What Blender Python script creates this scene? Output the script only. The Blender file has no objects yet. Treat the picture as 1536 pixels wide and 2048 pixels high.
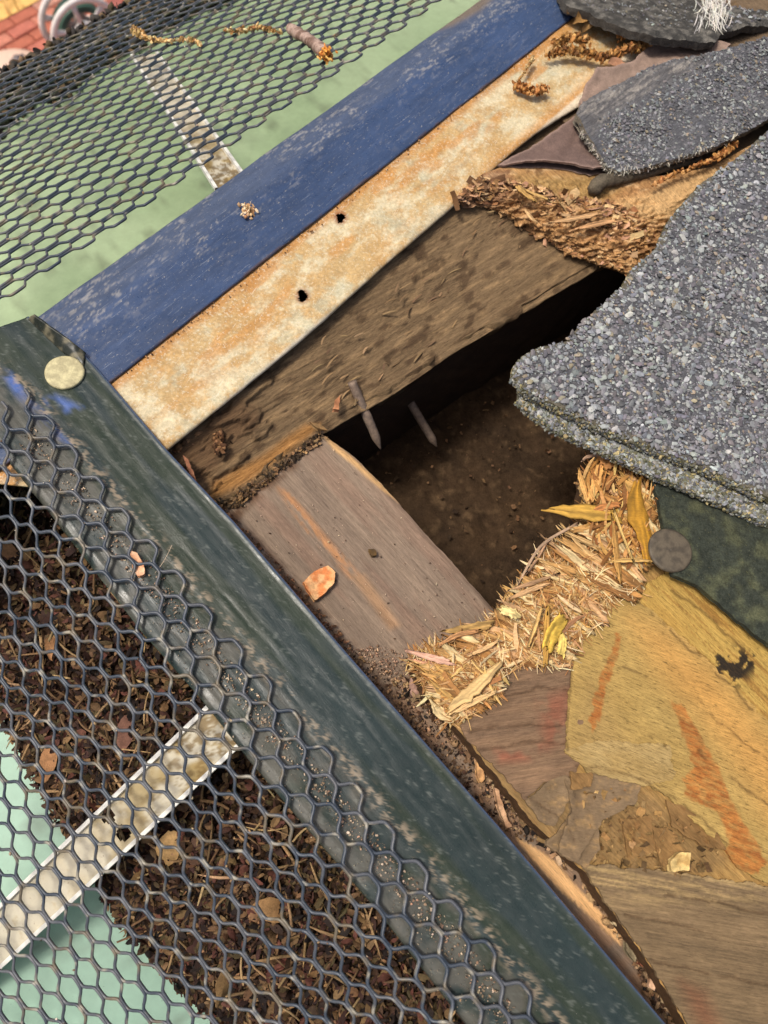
import bpy, math, random
import numpy as np
from mathutils import Matrix, Vector
from mathutils.geometry import delaunay_2d_cdt

random.seed(7)
RNG = np.random.default_rng(11)
SC = bpy.context.scene
COLL = SC.collection

# ------------------------------------------------------------------ camera
FPX, CX, CY, CAMH = 1547.0, 768.0, 1024.0, 0.215
_n = np.array([-.15, .375, .915]); _n /= np.linalg.norm(_n)
_X = np.array([1, 0, 0]) - _n[0] * _n; _X /= np.linalg.norm(_X)
_Z = -_n; _Y = np.cross(_Z, _X)
ROT = np.array([_X, _Y, _Z])                       # camera axes (x right, y down, z forward) -> world
CAMP = np.array([0, 0, CAMH])
cam_data = bpy.data.cameras.new('camera'); cam = bpy.data.objects.new('camera', cam_data); COLL.objects.link(cam)
M = Matrix.Identity(4)
cr, cu, cb = ROT @ np.array([1, 0, 0]), ROT @ np.array([0, -1, 0]), ROT @ np.array([0, 0, -1])
for i in range(3):
    M[i][0], M[i][1], M[i][2], M[i][3] = cr[i], cu[i], cb[i], CAMP[i]
cam.matrix_world = M
cam_data.sensor_fit = 'VERTICAL'; cam_data.sensor_height = 36.0; cam_data.lens = 36.0 * FPX / 2048.0
cam_data.clip_start = 0.005; cam_data.clip_end = 200.0
SC.camera = cam
cam_data.dof.use_dof = True; cam_data.dof.focus_distance = .245; cam_data.dof.aperture_fstop = 22.0

# ------------------------------------------------------------------ sky, sun, exposure
def wdir_from_img(dx, dy):                          # world heading of an image direction near the corner
    a = at(600, 900, 0); b = at(600 + dx, 900 + dy, 0); d = b - a; d[2] = 0
    return d / np.linalg.norm(d)
def ray(px, py):
    px = np.asarray(px, float); py = np.asarray(py, float)
    return np.stack([(px - CX) / FPX, (py - CY) / FPX, np.ones_like(px)], -1) @ ROT.T
def at(px, py, z=0.0):                              # where the sight line through a point of the photo meets height z (m)
    r = ray(px, py); t = (np.asarray(z) - CAMH) / r[..., 2]
    return CAMP + r * t[..., None]
def proj(P):
    c = (np.asarray(P, float) - CAMP) @ ROT
    return c[..., 0] / c[..., 2] * FPX + CX, c[..., 1] / c[..., 2] * FPX + CY

SUN_EL = 64.0
sd = wdir_from_img(-0.97, 0.02)                     # the light comes from the left of the photo
sun_az = math.atan2(sd[1], sd[0])
world = bpy.data.worlds.new('World'); SC.world = world; world.use_nodes = True
wn = world.node_tree; bg = wn.nodes['Background']; sky = wn.nodes.new('ShaderNodeTexSky')
sky.sky_type = 'NISHITA'; sky.sun_disc = False; sky.sun_elevation = math.radians(SUN_EL)
sky.sun_rotation = math.pi / 2 - sun_az
sky.air_density = .8; sky.dust_density = 6.0; sky.ozone_density = 1.0
wn.links.new(sky.outputs[0], bg.inputs[0]); bg.inputs[1].default_value = 0.115
sl = bpy.data.lights.new('sun', 'SUN'); sl.energy = 2.3; sl.angle = math.radians(11); sl.color = (1.0, .95, .87)
so = bpy.data.objects.new('sun', sl); COLL.objects.link(so)
ce = math.cos(math.radians(SUN_EL))
so.rotation_euler = Vector((sd[0] * ce, sd[1] * ce, math.sin(math.radians(SUN_EL)))).to_track_quat('Z', 'Y').to_euler()
so.location = (0, 0, 3)
SC.view_settings.view_transform = 'Standard'; SC.view_settings.look = 'None'
SC.view_settings.gamma = 1.0; SC.view_settings.use_curve_mapping = False
SC.view_settings.exposure = 0.26
SC.render.engine = 'CYCLES'
SC.cycles.use_denoising = True
SC.cycles.max_bounces = 8

# ------------------------------------------------------------------ noise (numpy)
def _hash(ix, iy, seed):
    h = (ix.astype(np.int64) * 374761393 + iy.astype(np.int64) * 668265263 + seed * 974634777) & 0xffffffff
    h = ((h ^ (h >> 13)) * 1274126177) & 0xffffffff
    h = (h ^ (h >> 16)) & 0xffff
    return h / 65535.0
def vnoise(x, y, seed=0):
    x = np.asarray(x, float); y = np.asarray(y, float)
    ix, iy = np.floor(x), np.floor(y); fx, fy = x - ix, y - iy
    fx = fx * fx * (3 - 2 * fx); fy = fy * fy * (3 - 2 * fy)
    a = _hash(ix, iy, seed); b = _hash(ix + 1, iy, seed); c = _hash(ix, iy + 1, seed); d = _hash(ix + 1, iy + 1, seed)
    return (a * (1 - fx) + b * fx) * (1 - fy) + (c * (1 - fx) + d * fx) * fy
def fbm(x, y, o=4, seed=0, gain=.5):
    s, a, t = 0, 1.0, 0
    for k in range(o):
        s = s + a * vnoise(x * 2 ** k + 17.3 * k + 5.1, y * 2 ** k - 9.7 * k + 3.7, seed + k * 17); t += a; a *= gain
    return s / t
def ridge(x, y, o=4, seed=0):
    return 1 - np.abs(2 * fbm(x, y, o, seed) - 1)
def sstep(a, b, x):
    t = np.clip((np.asarray(x) - a) / (b - a), 0, 1); return t * t * (3 - 2 * t)
def along(x, y, ang):                               # coordinates along and across a heading
    c, s = math.cos(ang), math.sin(ang); return x * c + y * s, -x * s + y * c
def inpoly(px, py, poly):
    r = np.zeros(np.shape(px), bool); j = len(poly) - 1
    for i in range(len(poly)):
        xi, yi = poly[i]; xj, yj = poly[j]
        with np.errstate(divide='ignore', invalid='ignore'):
            r ^= ((yi > py) != (yj > py)) & (px < (xj - xi) * (py - yi) / (yj - yi) + xi)
        j = i
    return r
def dline(px, py, pts):                             # distance to a polyline
    d = np.full(np.shape(px), 1e9)
    for (x0, y0), (x1, y1) in zip(pts[:-1], pts[1:]):
        vx, vy = x1 - x0, y1 - y0; L = vx * vx + vy * vy + 1e-12
        t = np.clip(((px - x0) * vx + (py - y0) * vy) / L, 0, 1)
        d = np.minimum(d, np.hypot(px - x0 - t * vx, py - y0 - t * vy))
    return d
def soft(px, py, poly, w=6):                        # 1 inside a polygon, fading over w px round its edge
    d = dline(px, py, list(poly) + [poly[0]]); s = np.where(inpoly(px, py, poly), d, -d)
    return sstep(-w, w, s)
def S(r, g, b):                                     # display colour 0-255 -> linear
    c = np.array([r, g, b], float) / 255.0
    return np.where(c <= .04045, c / 12.92, ((c + .055) / 1.055) ** 2.4)
def mix(a, b, t):
    t = np.asarray(t)[..., None]; return a * (1 - t) + b * t
def iang(x0, y0, x1, y1):                           # world heading of a line in the photo
    d = at(x1, y1, 0) - at(x0, y0, 0); return math.atan2(d[1], d[0])

# ------------------------------------------------------------------ materials
def mat(name, col=None, rough=.8, spec=.3, metal=0.0, noise=(), bump=(), specks=(), coat=0.0, rvar=0.0, sheen=0.0):
    """noise: (along_mm, across_mm, heading, lo, hi[, detail]); bump: (along_mm, across_mm, heading, distance_mm);
    specks: (along_mm, across_mm, heading, threshold, width, colour, amount)"""
    m = bpy.data.materials.new(name); m.use_nodes = True; nt = m.node_tree; N, L = nt.nodes, nt.links
    b = N['Principled BSDF']; tc = N.new('ShaderNodeTexCoord')
    b.inputs['Roughness'].default_value = rough; b.inputs['Specular IOR Level'].default_value = spec
    b.inputs['Metallic'].default_value = metal; b.inputs['Coat Weight'].default_value = coat
    b.inputs['Coat Roughness'].default_value = .25
    if col is None:
        at_ = N.new('ShaderNodeAttribute'); at_.attribute_name = 'Col'; cur = at_.outputs['Color']
    else:
        rg = N.new('ShaderNodeRGB'); rg.outputs[0].default_value = (*col, 1); cur = rg.outputs[0]
    def ntex(al, ac, ang, detail=6.0, k=0):
        mp = N.new('ShaderNodeMapping'); mp.vector_type = 'TEXTURE'
        mp.inputs['Rotation'].default_value = (0, 0, ang); mp.inputs['Scale'].default_value = (al * .001, ac * .001, min(al, ac) * .001)
        mp.inputs['Location'].default_value = (.013 * k, .029 * k, .007 * k)
        L.new(tc.outputs['Object'], mp.inputs['Vector'])
        t = N.new('ShaderNodeTexNoise'); t.inputs['Scale'].default_value = 1.0; t.inputs['Detail'].default_value = detail
        t.inputs['Roughness'].default_value = .7
        L.new(mp.outputs[0], t.inputs['Vector']); return t.outputs['Fac']
    def rng(v, a, c, lo, hi):
        r = N.new('ShaderNodeMapRange'); r.clamp = True
        for i, q in ((1, a), (2, c), (3, lo), (4, hi)): r.inputs[i].default_value = q
        L.new(v, r.inputs[0]); return r.outputs[0]
    for k, nz in enumerate(noise):
        v = rng(ntex(nz[0], nz[1], nz[2], nz[5] if len(nz) > 5 else 6.0, k), .3, .7, nz[3], nz[4])
        mx = N.new('ShaderNodeMix'); mx.data_type = 'RGBA'; mx.blend_type = 'MULTIPLY'; mx.inputs[0].default_value = 1
        L.new(cur, mx.inputs[6]); L.new(v, mx.inputs[7]); cur = mx.outputs[2]
    for k, sp in enumerate(specks):
        v = rng(ntex(sp[0], sp[1], sp[2], 3.0, k + 11), sp[3], sp[3] + sp[4], 0, sp[6])
        mx = N.new('ShaderNodeMix'); mx.data_type = 'RGBA'; L.new(v, mx.inputs[0])
        L.new(cur, mx.inputs[6]); mx.inputs[7].default_value = (*sp[5], 1); cur = mx.outputs[2]
    L.new(cur, b.inputs['Base Color'])
    if rvar:
        L.new(rng(ntex(5, 5, 0, 4, 23), .35, .65, max(rough - rvar, .05), min(rough + rvar, 1)), b.inputs['Roughness'])
    prev = None
    for k, bp in enumerate(bump):
        bn = N.new('ShaderNodeBump'); bn.inputs['Strength'].default_value = 1.0; bn.inputs['Distance'].default_value = bp[3] * .001
        L.new(ntex(bp[0], bp[1], bp[2], 6.0, k + 5), bn.inputs['Height'])
        if prev: L.new(prev, bn.inputs['Normal'])
        prev = bn.outputs[0]
    if prev: L.new(prev, b.inputs['Normal'])
    return m

# ------------------------------------------------------------------ objects
def tag(o, label=None, cat=None, group=None, kind=None):
    for k, v in (('label', label), ('category', cat), ('group', group), ('kind', kind)):
        if v: o[k] = v
    return o
def thing(name, base, label, cat, group=None):
    o = bpy.data.objects.new(name, None); COLL.objects.link(o); o.location = [float(v) for v in base]
    o.empty_display_size = .01
    return tag(o, label, cat, group)
def wloc(o):
    p = np.array(o.location)
    return p if o.parent is None else p + wloc(o.parent)
def add_mesh(name, V, F, material, cols=None, parent=None, smooth=True, base=None):
    """V world metres (n,3); F: an array (m,3)/(m,4) or a list of them. Origin goes to base (or the parent's place)."""
    V = np.asarray(V, float); Fs = F if isinstance(F, list) else [F]
    me = bpy.data.meshes.new(name)
    org = wloc(parent) if parent is not None else (np.asarray(base, float) if base is not None else np.zeros(3))
    me.vertices.add(len(V)); me.vertices.foreach_set('co', (V - org).astype(np.float32).ravel())
    Fs = [np.asarray(f, np.int32) for f in Fs if len(f)]
    nl = sum(f.size for f in Fs); npoly = sum(len(f) for f in Fs)
    me.loops.add(nl); me.loops.foreach_set('vertex_index', np.concatenate([f.ravel() for f in Fs]))
    me.polygons.add(npoly)
    tot = np.concatenate([np.full(len(f), f.shape[1], np.int32) for f in Fs])
    me.polygons.foreach_set('loop_start', (np.cumsum(tot) - tot).astype(np.int32))
    me.polygons.foreach_set('use_smooth', np.full(npoly, smooth, bool))
    me.update(calc_edges=True); me.validate()
    if cols is not None:
        a = me.attributes.new('Col', 'FLOAT_COLOR', 'POINT')
        c4 = np.ones((len(V), 4), np.float32); c4[:, :3] = np.clip(cols, 0.003, .9); a.data.foreach_set('color', c4.ravel())
    me.materials.append(material)
    o = bpy.data.objects.new(name, me); COLL.objects.link(o)
    if parent is not None: o.parent = parent
    else: o.location = org
    return o
def resample(P, n):
    P = np.asarray(P, float); d = np.r_[0, np.cumsum(np.linalg.norm(np.diff(P, axis=0), axis=1))]
    t = np.linspace(0, d[-1], n); return np.stack([np.interp(t, d, P[:, k]) for k in range(P.shape[1])], -1)
def smoothline(P, n, it=2):
    P = np.asarray(P, float)
    for _ in range(it):
        Q = [P[0]]
        for a, b in zip(P[:-1], P[1:]): Q += [a * .75 + b * .25, a * .25 + b * .75]
        Q.append(P[-1]); P = np.array(Q)
    return resample(P, n)
def row(pts, z):                                    # photo points at height z (mm) -> world polyline
    p = np.asarray(pts, float); return at(p[:, 0], p[:, 1], np.asarray(z, float) * .001 * np.ones(len(p)))
def grid_normals(P):
    du = np.gradient(P, axis=1); dv = np.gradient(P, axis=0); n = np.cross(du, dv)
    n /= np.linalg.norm(n, axis=-1, keepdims=True) + 1e-12
    return n
def loft(rows, nu, nv, disp=None, vpos=None, flip=False):
    R = np.stack([resample(r, nu) for r in rows]); k = len(rows)
    vp = np.linspace(0, 1, k) if vpos is None else np.asarray(vpos, float)
    v = np.linspace(0, 1, nv); P = np.empty((nv, nu, 3))
    for c in range(3):
        for i in range(nu): P[:, i, c] = np.interp(v, vp, R[:, i, c])
    if disp is not None:
        N = grid_normals(P)
        if flip: N = -N
        px, py = proj(P); U, V_ = np.meshgrid(np.linspace(0, 1, nu), v)
        P = P + N * (disp(px, py, P[..., 0] * 1e3, P[..., 1] * 1e3, U, V_) * .001)[..., None]
    return P
def gfaces(nv, nu, off=0):
    i = np.arange(nv - 1)[:, None] * nu + np.arange(nu - 1)[None, :]
    return np.stack([i, i + 1, i + 1 + nu, i + nu], -1).reshape(-1, 4) + off
def gsolid(P, t, up=None):
    """closes a grid into a sheet t (mm) thick below it"""
    nv, nu = P.shape[:2]; N = grid_normals(P)
    if N[..., 2].mean() < 0: N = -N
    if up is not None: N = np.broadcast_to(np.asarray(up, float), P.shape)
    B = P - N * t * .001; V = np.concatenate([P.reshape(-1, 3), B.reshape(-1, 3)]); o = nv * nu
    F = [gfaces(nv, nu), gfaces(nv, nu, o)[:, ::-1]]
    loop = np.r_[np.arange(nu), np.arange(1, nv) * nu + nu - 1, (nv - 1) * nu + np.arange(nu - 2, -1, -1), np.arange(nv - 2, 0, -1) * nu]
    nx = np.roll(loop, -1); F.append(np.stack([nx, loop, loop + o, nx + o], -1))
    return V, F
def sheet(outline, z0, spacing, thick, top=None, col=None, jag=(0, 1), seed=0, tilt=(0, 0), ref=None, sidecol=None, sub=3):
    """an irregular flat piece: outline in photo points unprojected to the plane z0 (mm) tilted (slope x, slope y) about ref;
    top(px,py,x,y,d) adds relief in mm (d = mm to the edge). Returns V, F, cols"""
    o = np.asarray(outline, float); rf = np.array(ref if ref is not None else o.mean(0)); c0 = at(rf[0], rf[1], z0 * .001)
    nn = np.array([-tilt[0], -tilt[1], 1.0]); r = ray(o[:, 0], o[:, 1])
    t = ((c0 - CAMP) @ nn) / (r @ nn); P = (CAMP + r * t[:, None])[:, :2] * 1e3
    zf = lambda x, y: c0[2] * 1e3 + tilt[0] * (x - c0[0] * 1e3) + tilt[1] * (y - c0[1] * 1e3)
    L = np.r_[P, P[:1]]; per = np.linalg.norm(np.diff(L, axis=0), axis=1).sum(); nb = max(12, int(per / spacing))
    E = resample(L, nb + 1)[:-1]
    if jag[0]:
        T = np.roll(E, -1, 0) - np.roll(E, 1, 0); T /= np.linalg.norm(T, axis=1, keepdims=True) + 1e-9
        nrm = np.stack([T[:, 1], -T[:, 0]], -1)
        a = (fbm(E[:, 0] / jag[1], E[:, 1] / jag[1], 4, seed, .6) - .5) * 2 * jag[0]; E = E + nrm * a[:, None]
    lo, hi = E.min(0), E.max(0)
    gx, gy = np.meshgrid(np.arange(lo[0], hi[0], spacing), np.arange(lo[1], hi[1], spacing * .866))
    gx = gx + (np.arange(gx.shape[0])[:, None] % 2) * spacing * .5
    g = np.stack([gx.ravel(), gy.ravel()], -1) + RNG.uniform(-.18, .18, (gx.size, 2)) * spacing
    g = g[inpoly(g[:, 0], g[:, 1], E)]
    de = dline(g[:, 0], g[:, 1], [tuple(q) for q in np.r_[E[::2], E[:1]]]); g = g[de > spacing * .45]
    pts = np.r_[E, g]; ed = [(i, (i + 1) % nb) for i in range(nb)]
    vv, _, ff, ov, _, _ = delaunay_2d_cdt([Vector(p) for p in pts.tolist()], ed, [], 1, 1e-4)
    XY = np.array([[v.x, v.y] for v in vv]); T = np.array([f for f in ff if len(f) == 3], np.int64)
    a, b, c = XY[T[:, 0]], XY[T[:, 1]], XY[T[:, 2]]
    ar = (b[:, 0] - a[:, 0]) * (c[:, 1] - a[:, 1]) - (b[:, 1] - a[:, 1]) * (c[:, 0] - a[:, 0])
    T[ar < 0] = T[ar < 0][:, ::-1]
    x, y = XY[:, 0], XY[:, 1]; z = zf(x, y); px, py = proj(np.stack([x, y, z], -1) * .001)
    Ec = [tuple(q) for q in np.r_[E[::2], E[:1]]]; d = dline(x, y, Ec)
    h = top(px, py, x, y, d) if top is not None else 0 * x
    V = np.stack([x, y, z + h], -1); n0 = len(V)
    eT = np.sort(np.concatenate([T[:, [0, 1]], T[:, [1, 2]], T[:, [2, 0]]]), 1)
    raw = np.concatenate([T[:, [0, 1]], T[:, [1, 2]], T[:, [2, 0]]])
    key = eT[:, 0] * n0 + eT[:, 1]; uq, inv, cnt = np.unique(key, return_inverse=True, return_counts=True)
    be = raw[cnt[inv] == 1]
    bv = np.unique(be); F = [T]; C = col(px, py, x, y, d) if col is not None else None
    allV = [V, V[bv]]; prev = {v: n0 + i for i, v in enumerate(bv.tolist())}; off = n0 + len(bv)
    allC = [C, (C[bv] * .95 if sidecol is None else np.broadcast_to(sidecol, (len(bv), 3)))] if C is not None else [None]
    for k in range(1, sub + 1):
        ring = V[bv].copy(); ring[:, 2] = ring[:, 2] - thick * k / sub
        if k < sub + 1 and sub > 1:
            w = (fbm(ring[:, 0] / 1.5, ring[:, 1] / 1.5 + k * 7, 3, seed + k) - .5) * min(thick, 4) * .35
            cen = E.mean(0); dv = ring[:, :2] - cen; dv /= np.linalg.norm(dv, axis=1, keepdims=True) + 1e-9; ring[:, :2] += dv * w[:, None]
        cur = {v: off + i for i, v in enumerate(bv.tolist())}
        F.append(np.array([[prev[a], cur[a], cur[b], prev[b]] for a, b in be.tolist()]))
        allV.append(ring); off += len(ring); prev = cur
        if C is not None: allC.append(C[bv] * .9 if sidecol is None else np.broadcast_to(sidecol, (len(bv), 3)) * (.7 + .6 * fbm(ring[:, 0] / .8, ring[:, 2] / .5, 3, seed + 3)[:, None]))
    Bv = V.copy(); Bv[:, 2] = zf(x, y) - thick - .2; allV.append(Bv)
    rev = T[:, ::-1] + off; F.append(rev); 
    if C is not None: allC.append(C * .9 if sidecol is None else np.broadcast_to(sidecol, C.shape))
    return np.concatenate(allV) * .001, F, (np.concatenate(allC) if C is not None else None)
def tube(path, rad, seg=6, squash=1.0, up=(0, 0, 1), cap=True):
    P = np.asarray(path, float); n = len(P); r = np.broadcast_to(np.asarray(rad, float), (n,))
    T = np.gradient(P, axis=0); T /= np.linalg.norm(T, axis=1, keepdims=True) + 1e-12
    up = np.broadcast_to(np.asarray(up, float), (n, 3)); Bn = np.cross(T, up); bl = np.linalg.norm(Bn, axis=1, keepdims=True)
    Bn = np.where(bl < 1e-4, np.array([1., 0, 0]), Bn / (bl + 1e-12)); Nn = np.cross(Bn, T)
    a = np.arange(seg) / seg * 2 * np.pi + math.pi / seg
    V = P[:, None] + (Bn[:, None] * np.cos(a)[None, :, None] + Nn[:, None] * np.sin(a)[None, :, None] * squash) * r[:, None, None]
    i = np.arange(n - 1)[:, None] * seg + np.arange(seg)[None]; j = np.arange(n - 1)[:, None] * seg + (np.arange(seg)[None] + 1) % seg
    F = [np.stack([i, j, j + seg, i + seg], -1).reshape(-1, 4)]; V = V.reshape(-1, 3)
    if cap:
        V = np.r_[V, P[:1], P[-1:]]; k = n * seg; s = np.arange(seg); s2 = (s + 1) % seg
        F.append(np.r_[np.stack([s2, s, np.full(seg, k)], -1), np.stack([s + (n - 1) * seg, s2 + (n - 1) * seg, np.full(seg, k + 1)], -1)])
    return V, F
def merge(parts):
    Vs, q, t, off = [], [], [], 0
    for V, F in parts:
        Vs.append(V)
        for f in (F if isinstance(F, list) else [F]):
            f = np.asarray(f)
            if len(f): (q if f.shape[1] == 4 else t).append(f + off)
        off += len(V)
    return np.concatenate(Vs), ([np.concatenate(q)] if q else []) + ([np.concatenate(t)] if t else [])
def rotm(n, flat=1.0):                              # n random rotations; flat<1 keeps them near the horizontal
    yaw = RNG.uniform(0, 2 * np.pi, n); t1 = RNG.normal(0, flat, n); t2 = RNG.normal(0, flat, n); return eul(t1, t2, yaw)
def eul(a, b, c):
    a, b, c = (np.atleast_1d(np.asarray(q, float)) for q in (a, b, c)); n = max(len(a), len(b), len(c))
    a, b, c = (np.broadcast_to(q, (n,)) for q in (a, b, c)); z, o = np.zeros(n), np.ones(n)
    X = np.stack([o, z, z, z, np.cos(a), -np.sin(a), z, np.sin(a), np.cos(a)], -1).reshape(n, 3, 3)
    Yy = np.stack([np.cos(b), z, np.sin(b), z, o, z, -np.sin(b), z, np.cos(b)], -1).reshape(n, 3, 3)
    Zz = np.stack([np.cos(c), -np.sin(c), z, np.sin(c), np.cos(c), z, z, z, o], -1).reshape(n, 3, 3)
    return Zz @ Yy @ X
def scatter(shapes, pos, R, scale, cols=None):
    """many copies of a few small shapes in one mesh; scale (n,) or (n,3), metres"""
    n = len(pos); scale = np.asarray(scale, float)
    if scale.ndim == 1: scale = np.repeat(scale[:, None], 3, 1)
    which = RNG.integers(0, len(shapes), n); Vs, Fs, Cs, off = [], {}, [], 0
    for k, (sv, sf) in enumerate(shapes):
        i = np.where(which == k)[0]
        if not len(i): continue
        v = np.einsum('nij,nvj->nvi', R[i], sv[None] * scale[i][:, None]) + pos[i][:, None]
        m = len(sv); Vs.append(v.reshape(-1, 3))
        for f in (sf if isinstance(sf, list) else [sf]):
            Fs.setdefault(f.shape[1], []).append((f[None] + (np.arange(len(i)) * m)[:, None, None] + off).reshape(-1, f.shape[1]))
        if cols is not None: Cs.append(np.repeat(cols[i], m, 0) * np.clip(RNG.normal(1, .06, (len(i) * m, 1)), .7, 1.3))
        off += len(i) * m
    return np.concatenate(Vs), [np.concatenate(v) for v in Fs.values()], (np.concatenate(Cs) if cols is not None else None)
# small shapes of unit size -------------------------------------------------
def ico():
    p = (1 + 5 ** .5) / 2
    v = np.array([[-1, p, 0], [1, p, 0], [-1, -p, 0], [1, -p, 0], [0, -1, p], [0, 1, p], [0, -1, -p], [0, 1, -p], [p, 0, -1], [p, 0, 1], [-p, 0, -1], [-p, 0, 1]], float)
    f = np.array([[0, 11, 5], [0, 5, 1], [0, 1, 7], [0, 7, 10], [0, 10, 11], [1, 5, 9], [5, 11, 4], [11, 10, 2], [10, 7, 6], [7, 1, 8], [3, 9, 4], [3, 4, 2], [3, 2, 6], [3, 6, 8], [3, 8, 9], [4, 9, 5], [2, 4, 11], [6, 2, 10], [8, 6, 7], [9, 8, 1]])
    return v / np.linalg.norm(v[0]), f
def rocks(k=10, flat=.55):
    out = []
    for _ in range(k):
        v, f = ico(); v = v * RNG.uniform(.62, 1.15, (12, 1)); v[:, 0] *= RNG.uniform(.9, 1.4); v[:, 1] *= RNG.uniform(.65, 1.0); v[:, 2] *= flat * RNG.uniform(.7, 1.2)
        v[:, 2] = np.minimum(v[:, 2], flat * RNG.uniform(.42, .6)); out.append((v * .5, f))
    return out
def flakes(k=8, nx=5, ny=3, curl=.5, lens=True):
    out = []
    for _ in range(k):
        u, w = np.meshgrid(np.linspace(-.5, .5, nx), np.linspace(-.5, .5, ny)); wid = (np.cos(u * np.pi * .88) ** .7 if lens else 1 + RNG.normal(0, .18, u.shape))
        y = w * wid * RNG.uniform(.4, .75); c = RNG.uniform(-curl, curl, 3)
        z = c[0] * (u * u * 4 - .4) * .35 + c[1] * (w * w * 4) * .22 + c[2] * u * w * .6 + RNG.normal(0, .018, u.shape)
        x = u + RNG.normal(0, .025, u.shape); out.append((np.stack([x, y, z], -1).reshape(-1, 3), gfaces(ny, nx)))
    return out
def slivers(k=10, n=5, bend=.12):
    out = []
    for _ in range(k):
        t = np.linspace(-.5, .5, n); w = np.array([.35, .9, 1, .85, .15][:n]) * RNG.uniform(.8, 1.2, n); b = RNG.uniform(-bend, bend, 2)
        P = np.stack([t, b[0] * (t * t * 4 - .3) * .5, b[1] * (t * t * 4 - .3) * .5], -1)
        V, F = tube(P, w * .5, 4, RNG.uniform(.3, .8)); V = V.copy(); V[:, 1:] *= 1.0
        # cross-section is scaled by the y/z scale, the length by x
        out.append((V, F))
    return out
ROCKS = rocks(14); LUMPS = rocks(10, .85); LEAFS = flakes(12, 6, 4, .6); CHIPS = flakes(10, 4, 3, .35, False); SLIV = None
def sliv_shapes(k=12):
    out = []
    for _ in range(k):
        n = 5; t = np.linspace(-.5, .5, n); w = np.array([RNG.uniform(.3, .9), 1, 1, .8, RNG.uniform(.05, .5)]); b = RNG.uniform(-.09, .09, 2)
        q = np.array([[-1, -1], [1, -1], [1, 1], [-1, 1]]) * .5; V = []
        for i in range(n):
            for (a, c) in q: V.append([t[i] + RNG.normal(0, .02), a * w[i] , c * w[i]])
        V = np.array(V); off = (np.repeat(t, 4) ** 2 * 4 - .3)
        bendv = np.stack([0 * off, off * b[0], off * b[1]], -1)          # given in units of the length, added after scaling
        i = np.arange(n - 1)[:, None] * 4 + np.arange(4)[None]; j = np.arange(n - 1)[:, None] * 4 + (np.arange(4)[None] + 1) % 4
        F = np.r_[np.stack([i, j, j + 4, i + 4], -1).reshape(-1, 4), [[3, 2, 1, 0], [16, 17, 18, 19]]]
        out.append((V, F, bendv))
    return out
SLIV = sliv_shapes()
def sliver_mesh(pos, R, ln, wd, th, cols):
    """many splinters in one mesh: length, width, thickness in mm each"""
    n = len(pos); Vs, Fs, Cs, off = [], [], [], 0; which = RNG.integers(0, len(SLIV), n)
    for k, (sv, sf, bv) in enumerate(SLIV):
        i = np.where(which == k)[0]
        if not len(i): continue
        sc = np.stack([ln[i], wd[i], th[i]], -1) * .001
        v = sv[None] * sc[:, None] + bv[None] * (ln[i] * .001)[:, None, None]
        v = np.einsum('nij,nvj->nvi', R[i], v) + pos[i][:, None]
        Vs.append(v.reshape(-1, 3)); Fs.append((sf[None] + (np.arange(len(i)) * 20)[:, None, None] + off).reshape(-1, 4)); off += len(i) * 20
        Cs.append(np.repeat(cols[i], 20, 0))
    return np.concatenate(Vs), [np.concatenate(Fs)], np.concatenate(Cs)
def dirs_to_R(d, roll=None):                        # rotation whose x axis is d
    d = d / (np.linalg.norm(d, axis=1, keepdims=True) + 1e-12); up = np.array([0, 0, 1.0]); y = np.cross(up, d); y /= np.linalg.norm(y, axis=1, keepdims=True) + 1e-9
    z = np.cross(d, y); R = np.stack([d, y, z], -1)
    if roll is not None:
        c, s = np.cos(roll), np.sin(roll); y2 = y * c[:, None] + z * s[:, None]; R = np.stack([d, y2, np.cross(d, y2)], -1)
    return R
def pts_in(poly, n, margin=0):
    p = np.asarray(poly, float); lo, hi = p.min(0), p.max(0); out = []
    while len(out) < n:
        q = RNG.uniform(lo, hi, (n * 3, 2)); q = q[inpoly(q[:, 0], q[:, 1], poly)]; out = q if len(out) == 0 else np.r_[out, q]
    return out[:n]
def palette(cols, n, jit=.12):
    c = np.array([S(*q) for q in cols]); i = RNG.integers(0, len(c), n); return np.clip(c[i] * RNG.normal(1, jit, (n, 1)) * RNG.normal(1, .03, (n, 3)), .004, .9)

EB = iang(230, 755, 1130, 45); ED = iang(335, 900, 1330, 2048)
eB = np.array([math.cos(EB), math.sin(EB), 0]); oB = np.array([-eB[1], eB[0], 0])     # along the blue edge, and outward over its gutter
eD = np.array([math.cos(ED), math.sin(ED), 0]); oD = np.array([eD[1], -eD[0], 0])     # along the dark edge, and outward over its gutter
B0 = at(230, 755, 0); D0 = at(335, 900, 0)
def PB(s, o, z): return B0 + np.asarray(s)[..., None] * .001 * eB + np.asarray(o)[..., None] * .001 * oB + np.stack([0 * np.asarray(z), 0 * np.asarray(z), np.asarray(z)], -1) * .001
def PD(s, o, z): return D0 + np.asarray(s)[..., None] * .001 * eD + np.asarray(o)[..., None] * .001 * oD + np.stack([0 * np.asarray(z), 0 * np.asarray(z), np.asarray(z)], -1) * .001
def fline(fn, s0, s1, o, z, n=2):
    s = np.linspace(s0, s1, n); return fn(s, np.full(n, float(o)), np.full(n, float(z)))
def addsheet(name, parent, m, outline, z0, spacing, thick, **k):
    V, F, C = sheet(outline, z0, spacing, thick, **k); return add_mesh(name, V, F, m, C, parent)
def addgrid(name, parent, m, P, col, thick=None, up=None):
    px, py = proj(P); x, y = P[..., 0] * 1e3, P[..., 1] * 1e3
    C = col(px, py, x, y).reshape(-1, 3)
    if thick is None: return add_mesh(name, P.reshape(-1, 3), gfaces(*P.shape[:2]), m, C, parent)
    V, F = gsolid(P, thick, up); return add_mesh(name, V, F, m, np.r_[C, C * .85], parent)

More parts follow.
